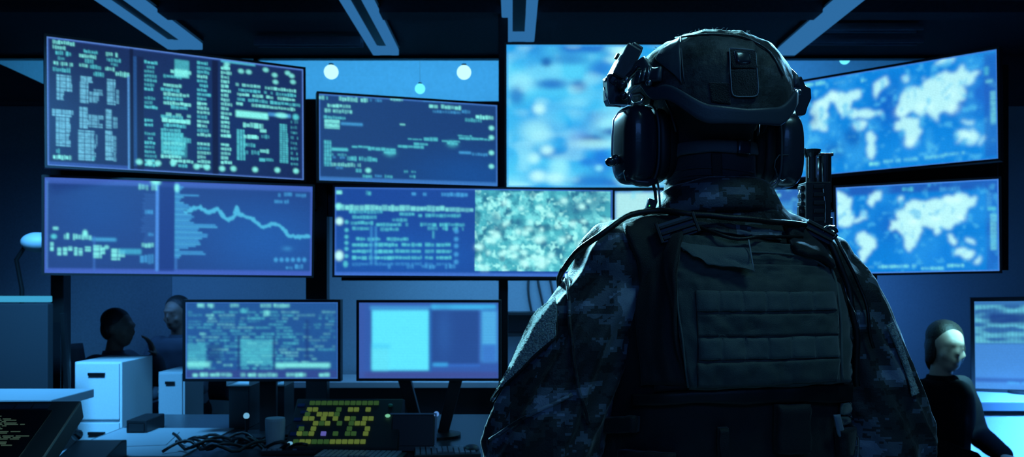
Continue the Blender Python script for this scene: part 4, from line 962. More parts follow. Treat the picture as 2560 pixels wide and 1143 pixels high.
M_shirt = mat('slate_cloth', (.03, .04, .06), .85, sheen=.0, bump=.1, bscale=250)
M_shirt2 = mat('blue_grey_cloth', (.06, .08, .11), .85, sheen=.0, bump=.1, bscale=250)
c = P(2352, 860, 4.1)
seated_person((c.x, 4.1, 0), math.radians(212), 'person in a dark suit seated below the lower world map, pale face turned this way', M_suit, M_suit, M_skin, M_hair, lean=.02, arms='lap', head_turn=-.55, tall=.985, hair_long=True)
office_chair((c.x, 4.1, 0), math.radians(212), 'black office chair under the person in the dark suit')
c = P(262, 860, 5.35)
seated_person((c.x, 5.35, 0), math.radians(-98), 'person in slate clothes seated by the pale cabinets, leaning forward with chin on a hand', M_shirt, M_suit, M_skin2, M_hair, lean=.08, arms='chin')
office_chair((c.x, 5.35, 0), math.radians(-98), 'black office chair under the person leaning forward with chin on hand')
c = P(445, 860, 6.0)
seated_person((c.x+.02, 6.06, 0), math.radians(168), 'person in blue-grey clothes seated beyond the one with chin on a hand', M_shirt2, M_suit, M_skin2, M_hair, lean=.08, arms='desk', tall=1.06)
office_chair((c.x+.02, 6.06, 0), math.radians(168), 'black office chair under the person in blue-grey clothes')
# ------------------------------------------------------------------ the soldier
X0, Y0 = .362, 1.50
org = (X0, Y0, 0)
S = empty('person', org, label='helmeted soldier in digital camouflage and plate carrier, back turned, facing the screens', cat='person')
M_camo = camo_mat('digital_camouflage_cloth', ((.010, .013, .017), (.028, .036, .042), (.11, .145, .19), (.25, .32, .43)), .0042, 11)
M_camoh = camo_mat('helmet_cover_cloth', ((.02, .026, .03), (.032, .04, .045), (.05, .062, .068), (.075, .09, .1)), .004, 14)
M_vest = mat('vest_nylon', (.060, .085, .080), .62, bump=.25, bscale=700, sheen=.3, var=.12)
M_web = mat('webbing_nylon', (.095, .135, .130), .55, bump=.3, bscale=900, sheen=.35, var=.12)
M_vdark = mat('black_vest_cloth', (.012, .015, .018), .7, bump=.25, bscale=500, sheen=.15)
M_strap = mat('black_strap', (.010, .012, .014), .42, bump=.15, bscale=700)
M_trim = mat('helmet_trim_polymer', (.055, .075, .105), .42, bump=.05, bscale=250)
M_cup = mat('ear_cup_polymer', (.022, .034, .055), .24, spec=.6, coat=.4, bump=.02, bscale=200)
M_foam = mat('ear_cushion_vinyl', (.012, .014, .018), .5)
M_steel = mat('worn_steel', (.35, .38, .42), .28, metal=.9)
M_loop = mat('loop_pile_patch', (.42, .60, .56), .75, bump=1.0, bscale=330, sheen=1.0, var=.7)
M_gun = mat('gun_metal', (.03, .034, .04), .30, metal=.6, bump=.03, bscale=300)
M_glove = mat('dark_glove', (.02, .024, .03), .6, bump=.2, bscale=200)
BY = math.radians(10)
def B(x, y, z):                    # body frame (x to the right, y forward) -> world
    return Vector((X0+x*math.cos(BY)-y*math.sin(BY), Y0+x*math.sin(BY)+y*math.cos(BY), z))
def rings(rs): return [(*B(q[0], q[1], 0)[:2], q[2], q[3], q[4], BY) for q in rs]
HX, HYc = .350, 1.505              # head centre
HW = math.radians(10)
MH = Matrix.Rotation(HW, 3, 'Z')
def Hh(x, y, z): return Vector((HX, HYc, 0))+MH @ Vector((x, y, z))

# --- body: one continuous surface under the clothes
shL, shR = B(-.165, 0, 1.462), B(.168, 0, 1.464)
upL, upR = B(-.243, -.01, 1.340), B(.236, -.01, 1.385)
elL, elR = B(-.320, -.01, 1.175), B(.312, -.01, 1.165)
wrL, wrR = B(-.17, .205, 1.07), B(.262, .17, 1.02)
hpL, hpR = B(-.09, 0, .96), B(.09, 0, .96)
knL, knR = B(-.13, .03, .52), B(.13, .03, .52)
anL, anR = B(-.16, 0, .11), B(.16, 0, .11)
b = MB()
head_shape(b, Hh(0, .0, 1.735), MH, 1.05)
b.chain([B(-.01, .005, 1.53), Hh(0, -.012, 1.64), Hh(0, -.01, 1.69)], [.074, .066, .062], 20)
b.loft(rings([(0, 0, .92, .15, .11), (0, 0, 1.05, .145, .11), (0, 0, 1.2, .15, .11), (0, 0, 1.38, .165, .115), (0, 0, 1.48, .15, .09), (0, 0, 1.54, .08, .07)]), 32)
for s_, u_, e_, w_, si in ((shL, upL, elL, wrL, -1), (shR, upR, elR, wrR, 1)):
    b.chain([s_, u_, e_, w_], [.06, .052, .042, .028], 16)
gl_ = []
hand_shape(b, wrL, B(.05, .05, 1.075)-wrL, B(0, 1, 1.07)-B(0, 0, 1.07), 1.0, 1, .35)
hand_shape(b, wrR, (B(.24, .27, 1.04)-wrR), Vector((-1, 0, 0)), 1.0, 1, .85)
for h_, k_, a_ in ((hpL, knL, anL), (hpR, knR, anR)): b.chain([h_, k_, a_], [.085, .06, .045], 16)
link_mesh('body', remesh(b, .0065, 2), M_skin, S, org)

# --- jacket
j = MB()
j.loft(rings([(0, 0, .86, .185, .135), (0, 0, 1.0, .180, .132), (0, 0, 1.2, .182, .134), (0, 0, 1.36, .20, .138), (0, 0, 1.46, .205, .125), (0, 0, 1.515, .185, .112), (.002, .0, 1.55, .150, .104), (.004, .0, 1.572, .124, .10), (.004, .0, 1.594, .106, .096), (.002, .0, 1.604, .098, .09)]), 40)
TR = [(shL, upL, elL, wrL), (shR, upR, elR, wrR)]
for q_, (s_, u_, e_, w_) in enumerate(TR): j.chain([s_, u_, e_, w_.lerp(e_, .08)], [(.074, .082)[q_], .088, .096, .055], 22)
for sgn in (-1, 1):                # the slope from neck to shoulder
    j.chain([B(sgn*.05, 0, 1.548), B(sgn*.115, -.01, 1.512), B(sgn*.18, -.01, 1.475)], [.052, .064, .075], 20)
me = remesh(j, .0058, 6); co = get_co(me); no = get_no(me)
Lx = np.array([[(c[0]-X0)*math.cos(BY)+(c[1]-Y0)*math.sin(BY), -(c[0]-X0)*math.sin(BY)+(c[1]-Y0)*math.cos(BY), c[2]] for c in co])
dsp = np.zeros(len(co))
for i, (c, l) in enumerate(zip(co, Lx)):
    sgn = 1 if l[0] > 0 else -1
    arm = min(1, max(0, (abs(l[0])-.15)/.06))
    # lengthwise folds running down the sleeve, crossing ones at the elbow
    tilt = l[2]*.55+abs(l[0])*.85
    f1 = mn.noise(Vector((abs(l[0])*22+l[2]*12.0+7*sgn, l[1]*17+l[2]*3, tilt*3.4)))
    f2 = mn.noise(Vector((abs(l[0])*9+3, l[1]*12, l[2]*34+abs(l[0])*20)))
    f3 = mn.noise(Vector((l[0]*55, l[1]*55, l[2]*40)))
    el_ = max(0, 1-abs(l[2]-1.15)/.10)
    r1 = max(0, 1-1.9*abs(f1))**1.5; r2 = max(0, 1-2.2*abs(f2))**2
    dsp[i] = arm*(.016*r1-.006+.006*r2*(.0+1.2*el_))+.0012*f3+(1-arm)*(.004*r2)
set_co(me, co+no*soften(me, dsp, 3)[:, None])
J = link_mesh('jacket', me, M_camo, S, org)

def bvh_of(objs):
    vs, fs = [], []
    for o, og in objs:
        n = len(vs); vs += [v.co+Vector(og) for v in o.data.vertices]; fs += [[i+n for i in p.vertices] for p in o.data.polygons]
    return BVHTree.FromPolygons(vs, fs)
CAM = Vector((0, 0, EZ))
class Drape:
    """finds the point of a garment that is seen at a place of the photograph, and sits cloth on it"""
    def __init__(s, objs, Y=1.4): s.t = bvh_of(objs); s.Y = Y
    def at(s, x, y):
        d = (P(x, y, 1.0)-CAM).normalized(); h = s.t.ray_cast(CAM, d)
        if h[0] is not None:
            n = h[1]; n = n if n.dot(d) < 0 else -n; return h[0], n
        best = None
        for k in range(24):
            q = P(x, y, 1.2+.4*k/23); f = s.t.find_nearest(q)
            if best is None or f[3] < best[0]: best = (f[3], f[0], (q-f[0]).normalized() if f[3] > 1e-5 else f[1])
        return best[1], best[2]
    def patch(s, rows, nu, nv, off, th, name, m, parent, smooth=True, relax=3, prof=None, label=None, rag=0., lift=None):
        """rows: polylines (photo places) from top to bottom; the cloth is a slab of thickness th lifted by off"""
        def along(pl, t):
            L = [0]
            for a_, b_ in zip(pl[:-1], pl[1:]): L.append(L[-1]+math.hypot(b_[0]-a_[0], b_[1]-a_[1]))
            d = t*L[-1]
            for k in range(len(pl)-1):
                if d <= L[k+1] or k == len(pl)-2:
                    q = (d-L[k])/max(1e-9, L[k+1]-L[k]); return (pl[k][0]*(1-q)+pl[k+1][0]*q, pl[k][1]*(1-q)+pl[k+1][1]*q)
        P_ = np.zeros((nv+1, nu+1, 3)); N_ = np.zeros((nv+1, nu+1, 3))
        for jv in range(nv+1):
            v = jv/nv*(len(rows)-1); k = min(int(v), len(rows)-2); q = v-k
            for iu in range(nu+1):
                a_ = along(rows[k], iu/nu); b_ = along(rows[k+1], iu/nu)
                p, n = s.at(a_[0]*(1-q)+b_[0]*q, a_[1]*(1-q)+b_[1]*q); P_[jv, iu] = p; N_[jv, iu] = n
        for _ in range(relax):
            for A in (P_, N_):
                B_ = A.copy(); B_[1:-1] = (A[:-2]+2*A[1:-1]+A[2:])/4; A[:, 1:-1] = (B_[:, :-2]+2*B_[:, 1:-1]+B_[:, 2:])/4; A[:, 0] = B_[:, 0]; A[:, -1] = B_[:, -1]
        N_ /= np.linalg.norm(N_, axis=2, keepdims=True)+1e-9
        vs = []; 
        for layer in (1, 0):
            for jv in range(nv+1):
                for iu in range(nu+1):
                    o_ = off+(th if layer else 0)
                    if prof and layer: o_ += prof(iu/nu, jv/nv)
                    if lift: o_ += lift(iu/nu, jv/nv)
                    edge = layer and (iu in (0, nu) or jv in (0, nv)); o_ -= th*.35 if edge else 0
                    vs.append(tuple(P_[jv, iu]+N_[jv, iu]*o_))
        W_ = nu+1; n_ = W_*(nv+1); fs = []
        for jv in range(nv):
            for iu in range(nu):
                a_ = jv*W_+iu; fs.append((a_, a_+1, a_+1+W_, a_+W_)); fs.append((a_+n_, a_+W_+n_, a_+1+W_+n_, a_+1+n_))
        for iu in range(nu):
            for base in (0, nv*W_): a_ = base+iu; fs.append((a_, a_+1, a_+1+n_, a_+n_))
        for jv in range(nv):
            for c_ in (0, nu): a_ = jv*W_+c_; fs.append((a_, a_+W_, a_+W_+n_, a_+n_))
        return obj(name, vs, fs, m, parent, org, smooth, label=label)
    def cord(s, pts, r, off, name, m, parent, n=8, step=14, flat=None, label=None):
        q = []
        for a_, b_ in zip(pts[:-1], pts[1:]):
            k = max(1, int(math.hypot(b_[0]-a_[0], b_[1]-a_[1])/step))
            for i in range(k): q.append((a_[0]+(b_[0]-a_[0])*i/k, a_[1]+(b_[1]-a_[1])*i/k))
        q.append(pts[-1]); pp = []
        for x, y in q: p, n_ = s.at(x, y); pp.append(p+n_*(off+r))
        for _ in range(3): pp = [pp[0]]+[(pp[i-1]+pp[i]*2+pp[i+1])/4 for i in range(1, len(pp)-1)]+[pp[-1]]
        return MB().tube(pp, r, n).build(name, m, parent, org, smooth=True, label=label)

# --- collar of the jacket
def ring_wall(cx, cy, prof, name, m, parent, n=64, yaw=0., wob=.0015):
    """closed wall swept round the neck; prof: (radius_x, radius_y, z_back, z_front)"""
    vs, fs = [], []
    for k in range(n):
        t = 2*PI*k/n; f = .5+.5*math.sin(t)
        for rx, ry, zb, zf in prof:
            x, y = rx*math.cos(t), ry*math.sin(t); z = zb*(1-f)+zf*f+wob*mn.noise(Vector((math.cos(t)*3, math.sin(t)*3, zb*50)))*2
            vs.append((cx+x*math.cos(yaw)-y*math.sin(yaw), cy+x*math.sin(yaw)+y*math.cos(yaw), z))
    m_ = len(prof)
    for k in range(n):
        for i in range(m_): fs.append((k*m_+i, k*m_+(i+1) % m_, ((k+1) % n)*m_+(i+1) % m_, ((k+1) % n)*m_+i))
    return obj(name, vs, fs, m, parent, org, True)
ring_wall(X0-.003, Y0, [(.127, .112, 1.574, 1.54), (.120, .108, 1.592, 1.555), (.107, .102, 1.618, 1.575), (.101, .098, 1.624, 1.58), (.096, .094, 1.616, 1.572), (.112, .103, 1.56, 1.53)], 'collar', M_camo, J, yaw=BY)
ring_wall(X0-.008, Y0, [(.095, .092, 1.60, 1.575), (.086, .083, 1.632, 1.585), (.080, .078, 1.636, 1.588), (.078, .076, 1.60, 1.57)], 'undershirt_collar', M_vdark, S, yaw=BY)
# cuffs are out of the picture; trousers, belt and boots complete the figure
t = MB(); t.loft(rings([(0, 0, .80, .17, .135), (0, 0, .93, .178, .138), (0, 0, 1.02, .172, .13)]), 32)
for h_, k_, a_ in ((hpL, knL, anL), (hpR, knR, anR)): t.chain([h_, k_, a_], [.125, .088, .075], 18)
link_mesh('trousers', remesh(t, .010, 4), M_camo, S, org)
for a_ in (anL, anR):
    q = MB(); q.ell(a_+Vector((-.01, .055, -.062)), (.056, .15, .045), 18, 12); q.chain([a_+Vector((0, 0, -.04)), a_+Vector((0, 0, .12))], [.062, .066], 18)
    bo = link_mesh('boot', remesh(q, .009, 3), M_black, S, org)
    MB().loft([(a_.x-.01, a_.y+.05, 0.001, .056, .152), (a_.x-.01, a_.y+.05, .022, .058, .155)], 28).build('sole', M_black, bo, org)

# --- plate carrier
v = MB()
v.loft(rings([(.004, 0, 1.04, .196, .148), (.004, 0, 1.10, .207, .160), (.004, 0, 1.22, .212, .170), (.004, 0, 1.32, .208, .176), (.004, .0, 1.42, .190, .168), (.002, .0, 1.475, .160, .150), (0, .0, 1.52, .125, .125), (-.003, 0, 1.543, .118, .108)]), 56, .82)
me = remesh(v, .006, 4); co = get_co(me); no = get_no(me)
dsp = np.array([.0035*mn.noise(Vector((c[0]*18, c[1]*18, c[2]*30)))+.0015*mn.noise(Vector((c[0]*60, c[1]*60, c[2]*60))) for c in co]); set_co(me, co+no*dsp[:, None])
V = link_mesh('plate_carrier', me, M_vdark, S, org)
dv = Drape([(V, org)])
def wr_prof(n, amp=.0034, ph=0):
    def f(u, v_): return amp*abs(math.sin(PI*(u*n+ph)))**.35-amp
    return f
def wrinkle(a_=.004, sx=5, sy=3, sd=0.):
    return lambda u, v_: a_*mn.noise(Vector((u*sx+sd, v_*sy, sd)))
BP = dv.patch([[(1682, 606), (1760, 604), (1850, 618), (1960, 626), (2052, 640)], [(1684, 660), (1880, 660), (2068, 672)], [(1690, 720), (1880, 724), (2086, 728)], [(1702, 850), (1900, 850), (2100, 846)], [(1722, 972), (1900, 968), (2102, 955)]],
    60, 56, .006, .016, 'back_panel', M_vest, V, relax=6, prof=lambda u, v_: .0042*mn.noise(Vector((u*8, v_*7, 1)))+.0024*mn.noise(Vector((u*26, v_*22, 4)))-(.006 if abs(v_-.27) < .012 and u > .3 else 0))
dp = Drape([(V, org), (BP, org)])
for k, (r0, r1, nn) in enumerate((([(1738, 727), (1900, 730), (2085, 730)], [(1741, 779), (1900, 779), (2092, 775)], 6), ([(1745, 847), (1910, 846), (2093, 840)], [(1748, 901), (1910, 898), (2098, 893)], 6),
                   ([(1744, 909), (1910, 905), (2097, 896)], [(1745, 969), (1910, 963), (2090, 952)], 6), ([(1742, 786), (1910, 786), (2095, 784)], [(1744, 842), (1910, 841), (2096, 836)], 3))):
    dp.patch([r0, r1], 90, 8, (.0015 if k < 3 else .0004), (.0035 if k < 3 else .0015), 'webbing_strap', M_web if k < 2 else M_vest, BP, relax=1, prof=wr_prof(nn) if k < 2 else wrinkle(.004, 9, 2, k))
# upper edge piping, side seam and the loose flap
dp.cord([(1690, 700), (1700, 800), (1722, 968)], .0016, .0, 'seam_piping', M_web, BP)
dp.cord([(1740, 727), (1746, 850), (1745, 968)], .0012, .0, 'seam_piping', M_vdark, BP)
dp.cord([(2060, 640), (2088, 700), (2100, 800), (2102, 950)], .0022, .0, 'seam_piping', M_web, BP)
dp.cord([(1690, 622), (1760, 626), (1840, 630), (1960, 636), (2030, 646), (2060, 668)], .0018, .0, 'seam_piping', M_web, BP)
dp.patch([[(1690, 612), (1760, 618), (1865, 626)], [(1697, 624), (1765, 640), (1870, 650)], [(1712, 632), (1790, 672), (1877, 680)]], 34, 16, .004, .0025, 'loose_flap', mat('flap_cloth', (.12, .165, .165), .6, bump=.3, bscale=700, sheen=.4), BP, relax=3,
    lift=lambda u, v_: .012*v_*(.3+u)+.002*math.sin(u*9))
dp.cord([(1862, 612), (1868, 645), (1877, 680)], .0012, .017, 'flap_edge_piping', mat('pale_edge_tape', (.35, .42, .45), .5), BP)
# lower dark band and side pieces
dv2 = dv
dv.patch([[(1590, 985), (1740, 975), (1930, 968), (2145, 958)], [(1592, 1015), (1740, 1008), (1930, 1006), (2146, 1002)]], 60, 6, .010, .005, 'waist_band', M_strap, V, relax=2)
dv.patch([[(1640, 862), (1735, 858)], [(1640, 905), (1735, 898)]], 14, 6, .004, .004, 'webbing_strap', M_vdark, V)
dv.patch([[(1640, 938), (1735, 930)], [(1640, 978), (1735, 972)]], 14, 6, .004, .004, 'webbing_strap', M_vdark, V)
for q0, q1, m_ in (([(2104, 846), (2136, 852)], [(2104, 893), (2138, 898)], M_web), ([(2102, 903), (2140, 910)], [(2100, 950), (2142, 954)], M_web), ([(2092, 1008), (2152, 1004)], [(2090, 1036), (2156, 1034)], M_web), ([(2088, 1040), (2158, 1038)], [(2080, 1062), (2160, 1056)], M_vest)):
    dv.patch([q0, q1], 14, 8, .006, .006, 'side_webbing', m_, V, relax=1, prof=wrinkle(.003, 4, 2, 3))
for q0, q1 in (([(1930, 1010), (2010, 1010)], [(1930, 1130), (2010, 1130)]), ([(2080, 1068), (2160, 1064)], [(2084, 1142), (2165, 1142)]), ([(1520, 1042), (1604, 1040)], [(1524, 1085), (1602, 1078)]), ([(1560, 1120), (1690, 1130)], [(1560, 1190), (1690, 1200)]), ([(1790, 1064), (1815, 1064)], [(1790, 1140), (1812, 1140)])):
    dv.patch([q0, q1], 16, 14, .004, .018, 'pouch', M_vdark, V, relax=1)
dv.patch([[(2066, 1036), (2080, 1034)], [(2072, 1062), (2088, 1064)], [(2080, 1090), (2094, 1092)]], 5, 12, .012, .004, 'pale_strap', mat('pale_blue_strap', (.20, .28, .38), .4, sheen=.4), V)
# waist buckle
p, n = dv.at(2145, 1118); p = p+n*.016
bk_ = MB(); ux = Vector((1, 0, 0)); uz = Vector((0, 0, 1)); w2, h2 = .011, .019
bk_.tube([p+ux*a_*w2+uz*c_*h2 for a_, c_ in ((-1, -1.2), (-1, .8), (-.7, 1), (.7, 1), (1, .8), (1, -1.2), (-1, -1.2))], .0022, 8); bk_.tube([p-ux*w2, p+ux*w2], .002, 8)
bk_.build('buckle', M_steel, V, org, smooth=True)

# shoulder straps of the carrier
dj = Drape([(J, org), (V, org), (BP, org)])
dj.patch([[(1556, 572), (1600, 556), (1650, 548), (1700, 546)], [(1566, 602), (1610, 588), (1660, 580), (1712, 574)], [(1590, 650), (1630, 640), (1672, 630), (1706, 620)], [(1600, 720), (1640, 712), (1676, 702), (1694, 690)], [(1600, 850), (1640, 850), (1676, 850), (1700, 850)], [(1612, 962), (1640, 962), (1680, 962), (1720, 962)]], 26, 50, .004, .009, 'shoulder_strap', M_vdark, V, relax=4, prof=wrinkle(.004, 4, 5, 2))
dj.patch([[(1955, 560), (2000, 566), (2050, 590)], [(1965, 600), (2010, 610), (2064, 628)], [(1985, 640), (2030, 650), (2080, 665)]], 22, 22, .003, .010, 'shoulder_strap', M_vdark, V, relax=3, prof=wrinkle(.004, 4, 4, 5))
# camo yoke folds between the collar and the straps
dj.patch([[(1690, 552), (1800, 560), (1950, 582)], [(1700, 575), (1800, 585), (1950, 604)]], 40, 10, .002, .003, 'yoke_fold', M_camo, J, relax=2, prof=wrinkle(.006, 7, 3, 9))
ds = Drape([(J, org), (V, org), (BP, org)])
# strap adjuster buckle on the left shoulder
def plate(px, py, w_, h_, th, rz, name, m_, parent, off, d=ds, extra=None):
    p, n = d.at(px, py); n = (n*.5+Vector((-.05, -1, .15)).normalized()*.5).normalized()
    ux = Vector((1, 0, 0)); ux = (ux-n*ux.dot(n)).normalized(); uy = n.cross(ux); uy = uy if uy.z > 0 else -uy
    c_, s_ = math.cos(rz), math.sin(rz); u1 = ux*c_+uy*s_; u2 = -ux*s_+uy*c_; M = Matrix((u1, u2, u1.cross(u2))).transposed()
    mb = MB().box(p+n*(off+th/2), (w_, h_, th), M)
    return mb, M, p+n*off, n, u1, u2
sb, M, p, n, u1, u2 = plate(1692, 580, .060, .034, .005, math.radians(16), 'b', M_strap, V, .014)
so = sb.build('strap_adjuster', M_trim, V, org, bevel=.0015)
q = MB()
for k in (-.012, -.003, .008): q.box(p+u2*k+n*.008, (.056, .0045, .005), M)
q.box(p+u1*-.031+n*.007, (.005, .036, .007), M).box(p+u1*.031+n*.007, (.005, .036, .007), M)
q.build('slide_bar', M_strap, so, org, bevel=.001)
sb, M, p, n, u1, u2 = plate(2035, 590, .050, .026, .006, math.radians(-28), 'b', M_strap, V, .016)
so = sb.build('strap_adjuster', M_trim, V, org, bevel=.0015)
q = MB(); q.box(p+u2*.006+n*.009, (.05, .004, .004), M).box(p-u2*.006+n*.009, (.05, .004, .004), M); q.build('slide_bar', M_strap, so, org)

# sling and tubes
ds.cord([(1424, 694), (1440, 668), (1462, 640), (1490, 612), (1522, 588), (1560, 566), (1600, 554), (1650, 547), (1720, 547), (1800, 551), (1880, 559), (1950, 568), (1990, 575)], .0052, .014, 'sling_cord', M_strap, S, 10)
p, n = ds.at(1424, 694); p = p+n*.019; MB().tube([p+Vector((.006, -.004, .008)), p, p+Vector((-.004, .02, -.012)), p+Vector((.0, .06, -.035)), p+Vector((.02, .12, -.07)), p+Vector((.06, .17, -.12))], .0052, 10).build('sling_cord', M_strap, S, org, smooth=True)
ds.cord([(1700, 556), (1730, 568), (1790, 596), (1840, 606), (1930, 604), (1990, 598)], .003, .010, 'carrier_top_binding', M_strap, V)
ds.cord([(2052, 600), (2072, 626), (2092, 668), (2112, 720), (2128, 780), (2138, 850), (2146, 900), (2150, 960)], .0055, .010, 'hydration_tube', M_strap, S, 12)
ds.cord([(2060, 612), (2082, 660), (2100, 700), (2116, 760), (2124, 820)], .0018, .012, 'thin_cable', M_cup, S, 8)
ds.cord([(2070, 590), (2100, 640), (2130, 700), (2156, 770), (2168, 820), (2172, 870)], .0028, .008, 'thin_cable', M_strap, S, 8)
p, n = ds.at(1985, 572); MB().ell(p+n*.012, (.010, .010, .011), 16, 12).tube([p+n*.01, p+n*.012-Vector((0, 0, .02))], .003, 8).build('sling_clip', M_cup, S, org, smooth=True)
p, n = ds.at(2062, 596); MB().tube([p+n*.02+Vector((.012*math.cos(a_*.5), 0, .010*math.sin(a_*.5))) for a_ in range(13)], .0035, 8).build('tube_elbow', M_cup, S, org, smooth=True)

# sleeve patch with loop pile, with its dark binding
dsl = Drape([(J, org)])
rrg = random.Random(2)
top = [(1214, 992), (1232, 945), (1258, 892), (1296, 838), (1345, 786), (1392, 752)]
mid = [(1220, 998), (1250, 945), (1285, 895), (1325, 850), (1365, 815), (1395, 790)]
bot = [(1230, 1004), (1276, 955), (1316, 916), (1352, 884), (1380, 862), (1397, 846)]
dsl.patch([top, mid, bot], 150, 60, .004, .004, 'sleeve_patch', M_loop, J, relax=3, prof=lambda u, v_: .0024*rrg.random())
dsl.cord(bot, .0028, .004, 'patch_binding', M_vdark, J); dsl.cord(top, .0026, .003, 'patch_binding', M_camo, J)
dsl.cord([(1392, 750), (1395, 800), (1397, 848)], .002, .004, 'patch_binding', M_vdark, J)
dsl.cord([(1420, 690), (1426, 780), (1430, 870), (1442, 960), (1470, 1060)], .003, .001, 'sleeve_seam', M_camo, J)
dsl.cord([(1230, 1100), (1290, 1060), (1360, 1020), (1430, 985)], .003, .001, 'sleeve_seam', M_camo, J)
dsl.patch([[(2226, 806), (2246, 852), (2268, 915), (2288, 985)], [(2212, 814), (2232, 860), (2254, 920), (2276, 990)]], 60, 8, .004, .003, 'sleeve_patch', M_loop, J, relax=2, prof=lambda u, v_: .003*rrg.random())
M_glint = M_steel

# ---------------------------------------------------------------- helmet
HCz = 1.762; HA, HB, HCu, HCl, HN = .1365, .155, .1225, .23, 2.35
def sstep(a_, b_, x): t_ = min(1, max(0, (x-a_)/(b_-a_))); return t_*t_*(3-2*t_)
def rim_z(a_):                      # a_: angle from straight behind, in the helmet's frame
    d_ = abs(a_)
    z = 1.706+(1.752-1.706)*sstep(math.radians(20), math.radians(52), d_)
    z += (1.790-1.752)*sstep(math.radians(55), math.radians(80), d_)
    z -= .008*sstep(math.radians(120), math.radians(150), d_)
    return z
def shell_r(dx, dy, dz, k=1.0):
    c_ = HCu if dz > 0 else HCl
    return k*(abs(dx/HA)**HN+abs(dy/HB)**HN+abs(dz/c_)**HN)**(-1/HN)
def shell_pt(a_, th, off=0.0):
    dx, dy, dz = math.sin(th)*math.sin(a_), -math.sin(th)*math.cos(a_), math.cos(th)
    r_ = shell_r(dx, dy, dz)+off; return Hh(dx*r_, dy*r_, HCz+dz*r_)
def th_max(a_):
    lo, hi = 1.0, 2.4
    for _ in range(30):
        m_ = (lo+hi)/2
        if shell_pt(a_, m_).z > rim_z(a_): lo = m_
        else: hi = m_
    return lo
vs, fs = [], []; NA, NT = 180, 64; TM = [th_max(2*PI*i/NA-(2*PI if i > NA/2 else 0)) for i in range(NA)]
for layer in (0, 1):
    for j_ in range(NT+1):
        for i in range(NA):
            a_ = 2*PI*i/NA; th = max(.004, TM[i]*j_/NT)
            o_ = 0
            if layer == 0:
                q = shell_pt(a_, th); up_ = max(0, (q.z-1.76)/.12)
                seam = math.exp(-((math.sin(a_)*math.sin(th)*.14-.02)/.004)**2)*.002
                o_ = .0035*mn.noise(Vector((q.x*26, q.y*26, q.z*20)))+.0014*mn.noise(Vector((q.x*90, q.y*90, q.z*60)))+seam+up_*.0018*(1-abs(mn.noise(Vector((q.x*45, q.y*20, q.z*30)))))**3
                o_ -= .004*sstep(.93, 1.0, j_/NT)
            else: o_ = -.009
            vs.append(shell_pt(a_, th, o_))
W_ = NA; n_ = W_*(NT+1)
for j_ in range(NT):
    for i in range(NA):
        a_ = j_*W_+i; b_ = j_*W_+(i+1) % NA; fs.append((a_, b_, b_+W_, a_+W_)); fs.append((a_+n_, a_+W_+n_, b_+W_+n_, b_+n_))
for i in range(NA): a_ = NT*W_+i; b_ = NT*W_+(i+1) % NA; fs.append((a_, b_, b_+n_, a_+n_))
fs.append(tuple(range(NA))); fs.append(tuple(range(n_, n_+NA))[::-1])
HM = obj('helmet', vs, fs, M_camoh, S, org, True)
dh = Drape([(HM, org)])
# smooth trim band along the back and sides (built round the rim)
def band(a0, a1, n, w_fn, off, th_, name, m_, parent=HM, cut=0.0):
    vs, fs = [], []; K = 7
    for i in range(n+1):
        a_ = math.radians(a0+(a1-a0)*i/n); tm = th_max(a_); w_ = w_fn(math.degrees(a_))
        for k in range(K+1): vs.append(shell_pt(a_, tm+.02-cut-(w_)*k/K, off+th_*(.7 if k in (0, K) else 1)))
        for k in range(K, -1, -1): vs.append(shell_pt(a_, tm+.02-cut-(w_)*k/K, off*.2-.001))
    m2 = 2*(K+1)
    for i in range(n):
        for k in range(m2): fs.append((i*m2+k, i*m2+(k+1) % m2, (i+1)*m2+(k+1) % m2, (i+1)*m2+k))
    fs.append(tuple(range(m2))); fs.append(tuple(range(n*m2, (n+1)*m2))[::-1])
    return obj(name, vs, fs, m_, parent, org, True)
band(-100, 92, 90, lambda d_: .135+.05*math.exp(-((abs(d_)-30)/22)**2), .003, .004, 'rim_trim', M_trim)
band(-180, 180, 120, lambda d_: .035, .001, .003, 'rim_binding', M_black)
# side rails
for sg, (a0, a1) in ((-1, (-132, -52)), (1, (60, 130))):
    rl = band(a0, a1, 40, lambda d_: .15, .007, .006, 'side_rail', M_trim, cut=.20)
    if sg < 0:
        for k in range(4):
            a_ = math.radians(-76+k*5.2); q = [shell_pt(a_, 1.42, .0145), shell_pt(a_+.01, 1.28, .0145)]
            MB().tube(q, .0022, 6).build('slot_rib', M_steel, rl, org, smooth=True)
        q = shell_pt(math.radians(-68), 1.35, .0105)
        nn_ = (q-Vector((HX, HYc, HCz))).normalized(); tx = nn_.cross(Vector((0, 0, 1))).normalized(); ty = tx.cross(nn_)
        MB().box(q, (.040, .026, .006), Matrix((tx, ty, nn_)).transposed()).build('slot_plate', M_cup, rl, org, bevel=.002)
    for a_ in ((a0+8), (a1-8)):
        q = shell_pt(math.radians(a_), 1.46, .013); MB().ell(q, (.006, .006, .006), 12, 8).build('rail_screw', M_steel, rl, org, smooth=True)
